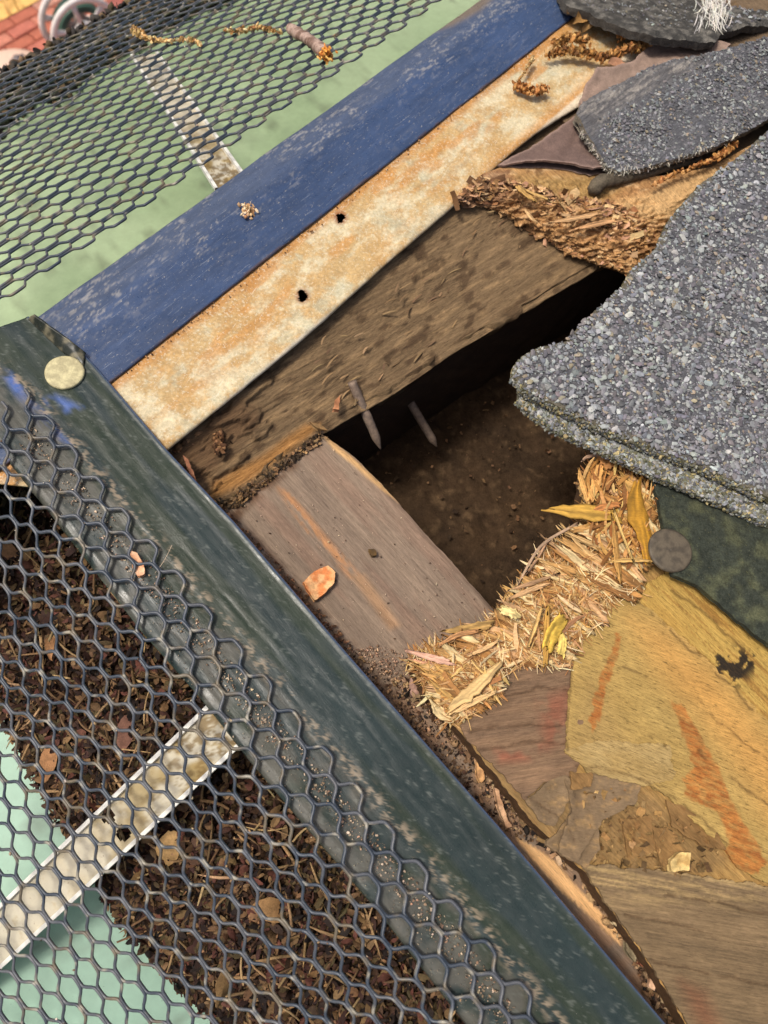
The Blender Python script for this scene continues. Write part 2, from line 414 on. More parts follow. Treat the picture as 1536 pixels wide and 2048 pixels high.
# ================================================================== far below: paving, lawn, hose reel
GZ = -4.0
m_brick = mat('brick_clay', None, .9, .2, noise=[(60, 60, 0, .75, 1.2), (9, 9, 0, .85, 1.12)], bump=[(8, 8, 0, 2.0)])
m_soil = mat('soil', S(150, 116, 98), .95, .1, noise=[(400, 400, 0, .7, 1.3)])
m_lawn = mat('dry_lawn', S(216, 172, 104), .95, .1, noise=[(90, 90, 0, .55, 1.35), (700, 700, 0, .8, 1.2)])
V = np.array([[-30, -30, GZ - .03], [30, -30, GZ - .03], [30, 30, GZ - .03], [-30, 30, GZ - .03]]); tag(add_mesh('ground', V, np.array([[0, 1, 2, 3]]), m_soil), kind='structure')
edge0 = at(-10, 46, GZ); edge1 = at(72, 2, GZ); ce_ = edge1 - edge0; ce_[2] = 0; ce_ /= np.linalg.norm(ce_); pe = np.array([-ce_[1], ce_[0], 0])
if pe @ (at(0, 0, GZ) - at(100, 100, GZ)) < 0: pe = -pe
q = [edge0 - ce_ * 8, edge0 + ce_ * 8, edge0 + ce_ * 8 + pe * 20, edge0 - ce_ * 8 + pe * 20]
V = np.array(q); V[:, 2] = GZ - .004; tag(add_mesh('lawn', V, np.array([[0, 1, 2, 3]]), m_lawn), kind='structure')
n = 2600; u = RNG.uniform(-1.2, 2.4, n); w = RNG.uniform(.0, 2.2, n); gp = edge0 + u[:, None] * ce_ + w[:, None] * pe; gp[:, 2] = GZ + .03
V, F, C = sliver_mesh(gp, dirs_to_R(np.stack([RNG.normal(0, .5, n), RNG.normal(0, .5, n), np.ones(n)], -1)), RNG.uniform(60, 120, n), RNG.uniform(6, 12, n), RNG.uniform(2, 4, n), palette([(222, 176, 104), (204, 156, 86), (230, 196, 136), (184, 146, 80)], n))
tag(add_mesh('dry_grass', V, F, mat('grass_blade', None, .9, .1), C, base=edge0), kind='stuff')
patio = thing('brick_patio', edge0 - pe * 1.0, None, None); patio['kind'] = 'structure'
bw, bh = .215, .105
def box(dx, dy, dz, bev=.08):
    x, y, z = dx / 2, dy / 2, dz; b = bev * dy
    v = np.array([[-x, -y, 0], [x, -y, 0], [x, y, 0], [-x, y, 0], [-x, -y, z - b], [x, -y, z - b], [x, y, z - b], [-x, y, z - b], [-x + b, -y + b, z], [x - b, -y + b, z], [x - b, y - b, z], [-x + b, y - b, z]], float)
    f = np.array([[0, 1, 5, 4], [1, 2, 6, 5], [2, 3, 7, 6], [3, 0, 4, 7], [4, 5, 9, 8], [5, 6, 10, 9], [6, 7, 11, 10], [7, 4, 8, 11], [8, 9, 10, 11]])
    return v, f
bv, bf = box(bw - .01, bh - .01, .05); bmes = []
for k, c in enumerate([(186, 112, 94), (172, 100, 84), (196, 128, 106), (160, 96, 86), (190, 138, 118), (178, 106, 84)]):
    me = bpy.data.meshes.new('brick'); me.from_pydata(bv.tolist(), [], bf.tolist()); a = me.attributes.new('Col', 'FLOAT_COLOR', 'POINT')
    a.data.foreach_set('color', np.tile([*S(*c), 1], 12).astype(np.float32)); me.materials.append(m_brick); bmes.append(me)
yaw = math.atan2(ce_[1], ce_[0]); nb_ = 0
for r_ in range(16):
    for c_ in range(-8, 13):
        p = edge0 + ce_ * (c_ * bw + (r_ % 2) * bw * .5) - pe * (r_ * bh + bh * .5); p[2] = GZ - .05 + RNG.uniform(-.003, .003)
        X, Y = proj(p)
        if -60 < X < 420 and -60 < Y < 330 and nb_ < 290:
            o = bpy.data.objects.new('brick', bmes[RNG.integers(0, 6)]); COLL.objects.link(o); o.parent = patio; o.location = p - np.array(patio.location); o.rotation_euler = (RNG.normal(0, .01), RNG.normal(0, .01), yaw + RNG.normal(0, .006)); nb_ += 1
def ringpts(c, ax, r, n=40, a0=0, a1=2 * math.pi, off=0):
    ax = ax / np.linalg.norm(ax); e1 = np.cross(ax, [0, 0, 1.0]); e1 /= np.linalg.norm(e1); e2 = np.cross(e1, ax); t = np.linspace(a0, a1, n)
    return c + ax * off + r * (np.cos(t)[:, None] * e1 + np.sin(t)[:, None] * e2)
m_plast = mat('weathered_plastic', S(232, 224, 216), .6, .4, noise=[(60, 60, 0, .8, 1.1)]); m_hose = mat('green_hose', S(58, 88, 76), .5, .4)
rr = .225; c1 = at(147, 36, GZ + .30); c2 = at(172, 44, GZ + .30)
axd = c2 - c1; axd[2] = 0; vd = CAMP - c1; vd[2] = 0; axd = axd / np.linalg.norm(axd) * .55 + vd / np.linalg.norm(vd); axd /= np.linalg.norm(axd); wd_ = .16; c2 = c1 + axd * wd_
reel = thing('hose_reel', [*c1[:2], GZ], 'pale plastic garden hose reel with green hose standing on the brick paving far below', 'hose reel')
for c in (c1, c2):
    pr = [tube(ringpts(c, axd, rr, 48), .022, 8, .8, axd, cap=False), tube(ringpts(c, axd, .055, 20), .03, 8, 1, axd, cap=False)]
    for k in range(6):
        a = k * math.pi / 3 + .3; q = ringpts(c, axd, 1, 2, a, a)[0] - c; pr.append(tube([c + q * .05, c + q * .14, c + q * (rr - .01)], [.022, .016, .024], 6, .6, axd))
    V, F = merge(pr); add_mesh('wheel', V, F, m_plast, None, reel)
pr = []
for k in range(5):
    for lay in range(2): pr.append(tube(ringpts(c1, axd, .135 + .022 * lay, 32, off=.03 + k * .025), .013, 6, 1, axd, cap=False))
V, F = merge(pr); add_mesh('hose', V, F, m_hose, None, reel)
pr = [tube([c + np.array([0, 0, 0]), [*(c[:2] + np.cross(axd, [0, 0, 1])[:2] * sx * .2), GZ]], .014, 6) for c in (c1 - axd * .03, c2 + axd * .03) for sx in (-1, 1)]
V, F = merge(pr); add_mesh('stand', V, F, m_plast, None, reel)
tb = at(34, 150, GZ + .2); tub = thing('plastic_tub', [*tb[:2], GZ], 'pale rounded plastic tub with a grey handle at the frame edge below the gutter', 'tub')
prof = [(.17, -.2), (.2, .0), (.215, .01), (.21, .03), (.17, .055), (.09, .07), (.0, .075)]; a = np.linspace(0, 2 * np.pi, 37)
P = np.array([[tb + np.array([r * math.cos(t), r * math.sin(t), z]) for t in a] for r, z in prof]); add_mesh('body', P.reshape(-1, 3), gfaces(*P.shape[:2])[:, ::-1], mat('tan_plastic', S(214, 182, 160), .6, .35, noise=[(80, 80, 0, .85, 1.1)]), None, tub)
hd = at(34, 118, GZ + .29); hd2 = at(40, 150, GZ + .27)
V, F = merge([tube([hd, (hd + hd2) / 2 + [0, 0, .03], hd2], [.03, .02, .022], 8), tube([hd - (eB * .05), hd + eB * .05], .016, 6)]); add_mesh('handle', V, F, mat('grey_handle', S(120, 112, 112), .5, .4), None, tub)

# ================================================================== gutters
m_green = mat('green_gutter_paint', None, .5, .4, noise=[(30, 30, 0, .86, 1.1), (3, 3, 0, .94, 1.05)], specks=[(.9, .9, 0, .70, .04, S(60, 60, 40), .8)])
m_strap = mat('hanger_strap_paint', None, .55, .35, noise=[(14, 14, 0, .85, 1.08), (2, 2, 0, .93, 1.06)], specks=[(1.4, 1.1, .3, .66, .05, S(120, 95, 60), .7), (6, 5, .3, .6, .12, S(170, 150, 105), .6)])
m_white = mat('strap_rim', S(232, 230, 220), .5, .4, noise=[(6, 6, 0, .85, 1.05)])
def gutter(fn, s0, s1, prof, label, c_in, c_out):
    t = thing('rain_gutter', fn(np.array(0.), np.array(80.), np.array(-70.)), label, 'gutter')
    rows = [fline(fn, s0, s1, o, z, 2) for o, z in prof]; P = loft(rows, 180, 90, None)
    def col(px, py, x, y):
        c = mix(np.broadcast_to(c_in, px.shape + (3,)), np.broadcast_to(c_out, px.shape + (3,)), sstep(.3, .75, fbm(x / 40, y / 40, 4, 5)))
        return mix(c, np.broadcast_to(S(70, 66, 50), c.shape), sstep(.56, .74, fbm(x / 7, y / 7, 6, 9, .65)) * .4)
    if grid_normals(P)[..., 2].mean() < 0: P = P[:, ::-1]
    addgrid('trough', t, m_green, P, col, 1.2)
    return t
G2 = gutter(PB, -130, 400, [(28, -8), (29, -40), (34, -62), (44, -70), (100, -82), (160, -90), (178, -90), (196, -86), (207, -80), (210, -84)], 'green gutter behind the blue strip under the upper mesh', S(164, 182, 142), S(146, 166, 126))
G1 = gutter(PD, -130, 400, [(31, -6), (32, -40), (35, -66), (46, -74), (90, -80), (165, -90), (178, -82), (182, -70), (188, -72)], 'mint green gutter full of leaf litter under the lower mesh', S(146, 180, 158), S(130, 164, 142))
def strap(par, c, d, w, L, rim=1.6, holes=()):
    d = d / np.linalg.norm(d); sx = np.cross(d, [0, 0, 1.0]); sx /= np.linalg.norm(sx); up = np.cross(sx, d)
    nu, nv = 160, 28; U, Vv = np.meshgrid(np.linspace(0, L, nu), np.linspace(-w / 2, w / 2, nv)); 
    P = c + (U * .001)[..., None] * d + (Vv * .001)[..., None] * sx
    F = gfaces(nv, nu); cu, cv = U.ravel()[F].mean(1), Vv.ravel()[F].mean(1); keep = np.ones(len(F), bool)
    for hu, hv, hr in holes: keep &= np.hypot(cu - hu, cv - hv) > hr
    n_ = fbm(U / 9, Vv / 7, 4, 31); C = mix(np.broadcast_to(S(198, 190, 168), U.shape + (3,)), np.broadcast_to(S(164, 142, 92), U.shape + (3,)), sstep(.4, .62, n_) * sstep(110, 15, U)); n2_ = fbm(U / 2.2, Vv / 1.8, 5, 33, .7); C = mix(C, np.broadcast_to(S(120, 96, 52), U.shape + (3,)), sstep(.5, .62, n2_ + .12 * sstep(40, 10, U)) * sstep(90, 5, U) * .85)
    st = add_mesh('hanger_strap', P.reshape(-1, 3), F[keep], m_strap, C.reshape(-1, 3), par)
    for s_ in (-1, 1):
        e = np.array([c + d * a * .001 + sx * s_ * w * .0005 for a in np.linspace(0, L, 30)]); h = up * rim * .001
        V = np.concatenate([e - sx * .0006, e - sx * .0006 + h, e + sx * .0006 + h, e + sx * .0006]); i = np.arange(29)
        F2 = np.concatenate([np.stack([i + a * 30, i + 1 + a * 30, i + 1 + b * 30, i + b * 30], -1) for a, b in ((0, 1), (1, 2), (2, 3), (3, 0))]); add_mesh('strap_rim', V, F2, m_white, None, st, smooth=False)
    return st
c = at(447, 348, -.016); d_ = at(305, 135, -.066) - c; d_ /= np.linalg.norm(d_); strap(G2, c - d_ * .014, d_, 12.5, 165)
c = at(437, 1462, -.010); d_ = at(0, 1875, -.066) - c; d_ /= np.linalg.norm(d_); strap(G1, c - d_ * .012, d_, 13.5, 150, holes=((56, -2.6, 2.3), (57, 4.0, 2.2)))

# ================================================================== expanded-metal gutter guards
m_guard = mat('grey_coated_mesh', None, .42, .5, noise=[(3, 3, 0, .8, 1.15), (20, 20, 0, .85, 1.15)], specks=[(1.0, .8, 0, .71, .03, S(190, 180, 160), .7)])
def guard(fn, s0, s1, T, shape, LL, SS, name, label, w=.4, hgt=.56, sgn=1, seed=0, hz=.3, bl=.16, warp=1.3, rc=.15):
    """expanded metal: strands zigzag between rows of bonds, two strands side by side in every bond.
    shape(t, s) -> (o, z) in mm; bonds LL apart along the edge, SS apart across it"""
    parts = []; rng = np.random.default_rng(seed)
    def P3(s, t):
        k = .34
        sj = s + (fbm(s / 24, t / 24, 2, seed) - .5) * warp + (fbm(s / 4.1, t / 4.1, 1, seed + 9) - .5) * k; tj = t + (fbm(s / 24, t / 24, 2, seed + 4) - .5) * warp + (fbm(s / 4.1, t / 4.1, 1, seed + 13) - .5) * k
        o, z = shape(tj, sj); return fn(sj, o, z)
    na = int((s1 - s0) / LL) + 1; nb = int(T / SS * 2); b = LL * bl; dl = w * .38
    an = np.arange(8) / 8 * 2 * np.pi + np.pi / 8; ca, sa = (np.sign(f(an)) * np.abs(f(an)) ** .75 for f in (np.cos, np.sin))
    Cs = []
    for j in range(nb):
        s = s0 + np.arange(na) * LL + (j % 2) * LL / 2; t0, t1 = j * SS / 2, (j + 1) * SS / 2
        path = np.stack([np.stack([s - b, 0 * s + t0 + dl, 0 * s + hz], -1), np.stack([s + b, 0 * s + t0 + dl, 0 * s + hz], -1), np.stack([s + LL / 2 - b, 0 * s + t1 - dl, 0 * s - hz], -1), np.stack([s + LL / 2 + b, 0 * s + t1 - dl, 0 * s - hz], -1)], 1).reshape(-1, 3)
        for r_ in (rc, .25):
            q = np.empty((2 * len(path) - 2, 3)); q[0::2] = path[:-1] * (1 - r_) + path[1:] * r_; q[1::2] = path[:-1] * r_ + path[1:] * (1 - r_); path = q
        P = P3(path[:, 0], path[:, 1]); X, Y = proj(P); v = np.where((X > -150) & (X < 1250) & (Y > -220) & (Y < 2520))[0]
        if len(v) < 4: continue
        path, P = path[v[0]:v[-1] + 1], P[v[0]:v[-1] + 1]; e = .2
        ds = P3(path[:, 0] + e, path[:, 1]) - P; dt = P3(path[:, 0], path[:, 1] + e) - P; N = np.cross(ds, dt); N /= np.linalg.norm(N, axis=1, keepdims=True); N = np.where(N[:, 2:] < 0, -N, N)
        P = P + N * path[:, 2:] * .001; Tn = np.gradient(P, axis=0); Tn /= np.linalg.norm(Tn, axis=1, keepdims=True); B = np.cross(Tn, N); B /= np.linalg.norm(B, axis=1, keepdims=True); N = np.cross(B, Tn)
        f = path[:, 2] / hz; tw = sgn * (.75 - .35 * f ** 2); c_, s_ = np.cos(tw)[:, None], np.sin(tw)[:, None]; B2, N2 = B * c_ + N * s_, N * c_ - B * s_
        rw = w * (1 + .12 * f ** 2) * (1 + (fbm(path[:, 0] / 1.3, path[:, 1] / 1.3 + j, 2, seed + 6) - .5) * .3) * .001; rh = hgt * .001; m = len(P)
        V = P[:, None] + B2[:, None] * (ca[None, :, None] * rw[:, None, None]) + N2[:, None] * (sa[None, :, None] * rh)
        i = np.arange(m - 1)[:, None] * 8 + np.arange(8)[None]; i2 = np.arange(m - 1)[:, None] * 8 + (np.arange(8)[None] + 1) % 8
        F = np.stack([i, i2, i2 + 8, i + 8], -1).reshape(-1, 4); F = np.r_[F, [[0, 3, 2, 1], [0, 7, 4, 3], [4, 7, 6, 5]]][:len(F)]
        parts.append((V.reshape(-1, 3), F))
    Vf, F = merge(parts); x, y = Vf[:, 0] * 1e3, Vf[:, 1] * 1e3
    C = mix(np.broadcast_to(S(58, 66, 76), (len(Vf), 3)), np.broadcast_to(S(84, 86, 90), (len(Vf), 3)), sstep(.35, .7, fbm(x / 9, y / 9, 3, seed)))
    C = mix(C, np.broadcast_to(S(112, 100, 78), C.shape), sstep(.58, .74, fbm(x / 4, y / 4, 4, seed + 2)) * .8); C = mix(C, np.broadcast_to(S(168, 160, 140), C.shape), sstep(.66, .76, fbm(x / 2.2, y / 2.2, 4, seed + 3)) * .7)
    o = add_mesh(name, Vf, F, m_guard, C, base=Vf[len(Vf) // 2]); tag(o, label, 'gutter guard')
    q = Vf[rng.integers(0, len(Vf), 420)] + [0, 0, .0003]; V2, F2, C2 = scatter(LUMPS + CHIPS, q, rotm(420, .8), (.25 + 1.1 * RNG.random(420) ** 3) * .001, palette([(176, 156, 124), (120, 92, 66), (200, 190, 170), (84, 64, 48), (150, 120, 84)], 420, .2))
    tag(add_mesh('mesh_crumbs', V2, F2, m_guard, C2, base=Vf[len(Vf) // 2]), kind='stuff'); return o
def sh1(t, s):
    a = np.clip(t - 16, 0, None); k = math.radians(30); f = np.clip(a / 10, 0, 1); 
    return 21 + np.minimum(t, 16) + a * (1 - (1 - math.cos(k)) * f), 1.7 + (fbm(s / 40, t / 40, 2, 3) - .5) * 1.2 - a * math.sin(k) * (.5 * f + .5 * np.clip(a / 30, 0, 1)) 
def sh2(t, s):
    k = math.radians(24.5)
    return 41.5 + t * math.cos(k), 2.5 - t * math.sin(k) + (fbm(s / 50, t / 40, 2, 8) - .5) * 2.0
guard(PD, -40, 380, 155, sh1, 12.5, 7.4, 'gutter_guard', 'dark expanded metal mesh lying on the green black strip over leaf litter', sgn=1, seed=3, w=.40, hgt=.52, hz=.16)
guard(PB, -110, 400, 172, sh2, 13.7, 8.1, 'gutter_guard', 'dark expanded metal mesh sloping away behind the blue strip with a twig on it', w=.40, hgt=.46, sgn=-1, seed=5, hz=.25, bl=.19, rc=.10)

# ================================================================== metal strips
pale = S(176, 172, 158)
m_dark = mat('green_black_metal', None, .34, .32, noise=[(24, 9.0, ED, .9, 1.1), (2, 1.5, ED, .92, 1.08)], bump=[(16, 3.0, ED, .16), (.8, .6, 0, .03)],
             specks=[(1.0, .7, ED, .745, .03, pale, .55), (2.0, .5, ED, .72, .06, S(104, 112, 106), .25), (.45, .45, 0, .74, .02, S(225, 225, 220), .8)], rvar=.12)
m_blue = mat('sky_tinted_metal', None, .38, .5, noise=[(22, 3.5, EB, .8, 1.18), (3, 1.2, EB, .9, 1.1)], bump=[(10, 3, EB, .2), (.8, .6, 0, .06)],
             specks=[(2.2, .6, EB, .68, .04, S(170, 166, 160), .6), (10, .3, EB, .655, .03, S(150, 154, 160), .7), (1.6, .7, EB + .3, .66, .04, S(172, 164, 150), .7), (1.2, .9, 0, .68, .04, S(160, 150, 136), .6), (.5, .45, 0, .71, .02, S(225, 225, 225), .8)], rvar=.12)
# blue strip
blue = thing('metal_strip', PB(np.array(100.), np.array(18.), np.array(0.)), 'long dark metal strip coloured blue for its sky reflection, with pale scuffs between mesh and rusty strip', 'metal strip')
prof = [(0, -1.1), (.5, -.55), (1.6, -.8), (14, -.9), (23, -1.0), (30, -2.6), (36, -4.6), (36.9, -6.5)]
def d_blue(px, py, x, y, U, V): a, c = along(x, y, EB); return (fbm(a / 35, c / 7, 3, 4) - .5) * .9 + (fbm(a / 9, c / 2.5, 3, 6) - .5) * .25
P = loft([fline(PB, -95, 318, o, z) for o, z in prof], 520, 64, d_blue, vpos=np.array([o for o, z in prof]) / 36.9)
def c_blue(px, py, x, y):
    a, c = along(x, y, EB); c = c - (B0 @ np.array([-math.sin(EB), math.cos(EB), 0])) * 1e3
    C = mix(np.broadcast_to(S(46, 61, 88), px.shape + (3,)), np.broadcast_to(S(56, 74, 106), px.shape + (3,)), fbm(a / 30, c / 9, 3, 2))  # blue base carries the sky reflection of a dark metal
    C = mix(C, np.broadcast_to(S(74, 84, 104), C.shape), sstep(19, 27, c + 5 * (fbm(a / 12, c / 5, 3, 3) - .5)) * .8)
    C = mix(C, np.broadcast_to(S(142, 140, 138), C.shape), sstep(.56, .66, fbm(a / 3.5, c / 1.0, 5, 7, .75)) * (.12 + .6 * sstep(12, 24, c)) * sstep(.35, .6, fbm(a / 26, c / 12, 3, 17)))
    C = mix(C, np.broadcast_to(S(112, 100, 88), C.shape), soft(px, py, [(838, 72), (880, 35), (960, -25), (1010, -25), (960, 22), (905, 52)], 8))
    return mix(C, np.broadcast_to(S(96, 70, 46), C.shape), sstep(.9, .3, c) * sstep(.45, .6, fbm(a / 5, c, 3, 9)) * .8)
if grid_normals(P)[..., 2].mean() < 0: P = P[:, ::-1]
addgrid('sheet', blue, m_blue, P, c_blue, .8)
# dark strip
dark = thing('metal_strip', PD(np.array(120.), np.array(18.), np.array(0.)), 'long green black metal strip running diagonally under the mesh edge', 'metal strip')
Rp = [(60, 632), (105, 661), (165, 703), (190, 728), (215, 757), (335, 898), (470, 1042), (700, 1310), (1000, 1652), (1345, 2060), (1450, 2183), (1710, 2487)]
Lp = [(-190, 720), (-100, 795), (0, 905), (105, 1034), (280, 1259), (400, 1394), (500, 1524), (750, 1816), (930, 2048), (1045, 2185), (1295, 2480)]
Ra, La = resample(row(Rp, .3), 360), resample(row(Lp, -.5), 360)
fr = [0, .006, .02, .045, .3, .6, .93, .98, 1.0]; zz = [-1.3, -.1, .25, -.1, 0, .1, 0, -.5, -1.6]
rows_ = [Ra * (1 - f) + La * f + np.array([0, 0, z * .001]) for f, z in zip(fr, zz)]
def d_dark(px, py, x, y, U, V): a, c = along(x, y, ED); return ((fbm(a / 40, c / 9, 3, 14) - .5) * .35 + (ridge(a / 16 + 3, c / 3.2, 2, 16) - .6) * .25) * sstep(0, .1, V)
P = loft(rows_, 640, 84, d_dark, vpos=fr)
def c_dark(px, py, x, y):
    a, c = along(x, y, ED); V = np.broadcast_to(np.linspace(0, 1, px.shape[0])[:, None], px.shape)
    C = mix(np.broadcast_to(S(36, 46, 44), px.shape + (3,)), np.broadcast_to(S(44, 55, 54), px.shape + (3,)), fbm(a / 25, c / 12, 3, 21))
    C = mix(C, np.broadcast_to(S(46, 54, 38), C.shape), sstep(.5, .72, fbm(a / 60, c / 6, 3, 22)) * .7)
    C = mix(C, np.broadcast_to(S(74, 100, 160), C.shape), np.maximum(soft(px, py, [(0, 740), (20, 745), (140, 890), (110, 880), (60, 830)], 10), .8 * soft(px, py, [(80, 800), (110, 790), (165, 815), (130, 825)], 10)) * sstep(.3, .6, fbm(a / 6, c / 2, 3, 23)))  # blue sky reflections painted on the corner of the dark strip
    C = mix(C, np.broadcast_to(S(86, 84, 76), C.shape), sstep(.5, .62, V) * sstep(.36, .66, fbm(a / 8, c / 5, 4, 24)) * .8)
    band = np.exp(-((V - .53 + .02 * (fbm(a / 9, c, 2, 29) - .5)) / .05) ** 2)
    C = mix(C, np.broadcast_to(S(150, 134, 112), C.shape), band * sstep(.54, .62, fbm(a / 1.8, c / 1.3, 5, 25, .75)) * .75)
    C = mix(C, np.broadcast_to(S(126, 130, 122), C.shape), sstep(.63, .72, fbm(a / 2, c / 1.2, 5, 26, .75)) * .3)
    return mix(C, np.broadcast_to(S(104, 122, 160), C.shape), sstep(.03, .008, V) * .6)  # painted bluish highlight along the right edge
if grid_normals(P)[..., 2].mean() < 0: P = P[:, ::-1]
addgrid('sheet', dark, m_dark, P, c_dark, .9)
q = row([(56, 640), (90, 672), (125, 705), (165, 742)], .2); q2 = row([(66, 630), (104, 657), (140, 681), (172, 706)], [4, 4.2, 3.2, .8])
P = loft([q, q * .5 + q2 * .5 + np.array([0, 0, .0006]), q2], 40, 10, lambda px, py, x, y, U, V: (fbm(x / 3, y / 3, 3, 2) - .5) * .5)
addgrid('folded_lip', dark, m_dark, P, lambda px, py, x, y: mix(np.broadcast_to(S(40, 44, 38), px.shape + (3,)), np.broadcast_to(S(110, 104, 84), px.shape + (3,)), sstep(.5, .75, fbm(x / 2, y / 2, 4, 3))), .7)
# rusty strip
m_rust = mat('rusty_galvanised', None, .62, .4, noise=[(1.1, 1.1, 0, .72, 1.22), (5, 5, 0, .85, 1.14)], bump=[(.9, .9, 0, .10), (6, 3, EB, .15)],
             specks=[(.9, .9, 0, .57, .05, S(210, 202, 178), .5), (1.3, 1.1, 0, .62, .08, S(168, 122, 66), .5), (.5, .5, 0, .64, .04, S(120, 92, 56), .5), (12, .35, EB + .25, .67, .02, S(230, 224, 208), .6)], rvar=.15)
rust = thing('metal_flashing', PB(np.array(100.), np.array(-14.), np.array(-2.)), 'rusty galvanised flashing strip with two nail holes beside the blue strip', 'flashing')
Re = [(225, 990), (335, 897), (470, 790), (600, 682), (700, 592), (800, 503), (900, 418), (1000, 325), (1080, 258), (1160, 212), (1240, 160), (1350, 100)]
E_ = smoothline(row(Re, -2.6), 200); U_ = resample(fline(PB, -52, 300, 5, -1.7, 2), 200); nvec = (E_ - U_); nvec /= np.linalg.norm(nvec, axis=1, keepdims=True)
rows_ = [U_, U_ * .5 + E_ * .5 + [0, 0, .0003], U_ * .2 + E_ * .8, E_ - nvec * .0014 + [0, 0, .0002], E_ - nvec * .0004 + [0, 0, -.0002], E_ + [0, 0, -.0010], E_ - nvec * .0008 + [0, 0, -.0022]]
P = loft(rows_, 520, 60, lambda px, py, x, y, U, V: (fbm(x / 14, y / 14, 3, 41) - .5) * .7 + (fbm(x / 3, y / 3, 3, 42) - .5) * .14, vpos=[0, .45, .75, .93, .965, .985, 1])
def c_rust(px, py, x, y):
    a, c = along(x, y, EB); c = c - (B0 @ np.array([-math.sin(EB), math.cos(EB), 0])) * 1e3
    g = lambda *q: np.broadcast_to(S(*q), px.shape + (3,))
    C = mix(g(186, 160, 112), g(178, 138, 82), fbm(x / 12, y / 12, 4, 51))
    C = mix(C, g(204, 192, 158), sstep(.44, .66, fbm(a / 11, c / 7, 6, 52, .75)) * .85)
    C = mix(C, g(176, 172, 144), sstep(.54, .72, fbm(a / 9 + 40, c / 7, 5, 53, .7)) * .6)
    C = mix(C, g(184, 128, 60), sstep(.54, .70, fbm(a / 16 + 9, c / 5, 4, 54)) * .7 * sstep(-30, -8, c) + .75 * sstep(-22.5, -27.5, c) * sstep(110, 200, a - 60) )
    C = mix(C, g(176, 122, 60), sstep(-4.5, -1.0, c + 2 * (fbm(a / 8, c, 3, 57) - .5)) * .8)
    C = mix(C, g(214, 206, 184), sstep(-27.6, -29, c) * sstep(.3, .5, fbm(a / 20, c / 3, 3, 55)) * .75)  # lit pale rim painted in patches along the lower edge
    for hx, hy in ((605, 592), (681, 435)): C = mix(C, g(128, 74, 40), sstep(20, 9, np.hypot(px - hx, py - hy)) * .8)
    return C
if grid_normals(P)[..., 2].mean() < 0: P = P[:, ::-1]
px, py = proj(P); C = c_rust(px, py, P[..., 0] * 1e3, P[..., 1] * 1e3).reshape(-1, 3); V, F = gsolid(P, .7)
np_ = P.shape[0] * P.shape[1]; fx, fy = proj(V); keepF = []
for f in F:
    mx_, my_ = fx[f].mean(1), fy[f].mean(1); hole = np.zeros(len(f), bool)
    for hx, hy, ra, rb in ((605, 592, 11.5, 10.5), (681, 436, 11, 8)): th_ = np.arctan2(my_ - hy, mx_ - hx); hole |= ((mx_ - hx) / ra) ** 2 + ((my_ - hy) / rb) ** 2 < (1 + .16 * np.sin(2 * th_ + ra) + .12 * np.sin(3 * th_ + hx)) ** 2
    keepF.append(f[~hole])
add_mesh('sheet', V, keepF, m_rust, np.r_[C, C * .6], rust)
# round nail head on the dark strip
def disc_nail(px_, py_, rpx, z, col, label, tiltv=(0, 0)):
    c = at(px_, py_, z * .001); r = np.linalg.norm(at(px_ + rpx, py_, z * .001) - c); t = thing('roofing_nail', c, label, 'nail')
    nr, na = 12, 48; rr_ = np.r_[np.linspace(.02, .93, nr), 1.0, .99]; zz_ = np.r_[.35 * (1 - np.linspace(0, .93, nr) ** 2) * .4 + .45, .25, -.5]
    a = np.linspace(0, 2 * np.pi, na + 1); P = np.array([[[q * r * math.cos(w) * (1 + .015 * math.sin(3 * w + 1)), q * r * math.sin(w), zq * .001 + tiltv[0] * q * r * math.cos(w) + tiltv[1] * q * r * math.sin(w)] for w in a] for q, zq in zip(rr_, zz_)]) + c
    x, y = P[..., 0] * 1e3, P[..., 1] * 1e3; C = mix(np.broadcast_to(S(*col[0]), x.shape + (3,)), np.broadcast_to(S(*col[1]), x.shape + (3,)), sstep(.35, .65, fbm(x / 1.6, y / 1.6, 4, 3)))
    add_mesh('nail_head', P.reshape(-1, 3), gfaces(*P.shape[:2]), mat('nail_zinc', None, .6, .4, .0, noise=[(.7, .7, 0, .8, 1.15)], bump=[(.8, .8, 0, .08)]), C.reshape(-1, 3), t)
    V, F = tube([c - [0, 0, .012], c + [0, 0, .0003]], .0015, 8); add_mesh('nail_shank', V, F, mat('shank_steel', S(120, 116, 108), .5, .4), None, t)
disc_nail(129, 745, 40, .7, ((196, 186, 142), (168, 158, 120)), 'pale round nail head on the dark strip corner')

# ================================================================== the opened eave: boards inside the hole
g3 = lambda px, *q: np.broadcast_to(S(*q), np.shape(px) + (3,))
EL = iang(470, 1003, 1110, 590)
m_rot = mat('rotten_wood', None, .88, .2, noise=[(9, .8, EL, .6, 1.25), (1.2, .4, EL, .68, 1.25)], bump=[(7, .6, EL, .5), (.8, .4, EL, .25)], specks=[(5, .35, EL, .62, .05, S(52, 38, 28), .75), (1.2, .6, 0, .68, .04, S(176, 140, 96), .6)])
m_dirt = mat('dirt', None, .95, .1, noise=[(3, 3, 0, .6, 1.3), (.7, .7, 0, .7, 1.25)], bump=[(1.2, 1.2, 0, .5)])
m_plank = mat('weathered_plank', None, .85, .2, noise=[(14, .9, ED, .72, 1.18), (2.5, .5, ED, .82, 1.14)], bump=[(10, .7, ED, .25), (.6, .5, 0, .08)], specks=[(1.0, .6, ED, .73, .03, S(60, 46, 36), .7), (9, .22, ED, .60, .05, S(72, 54, 44), .6), (5, .3, ED, .64, .05, S(176, 150, 122), .4)])
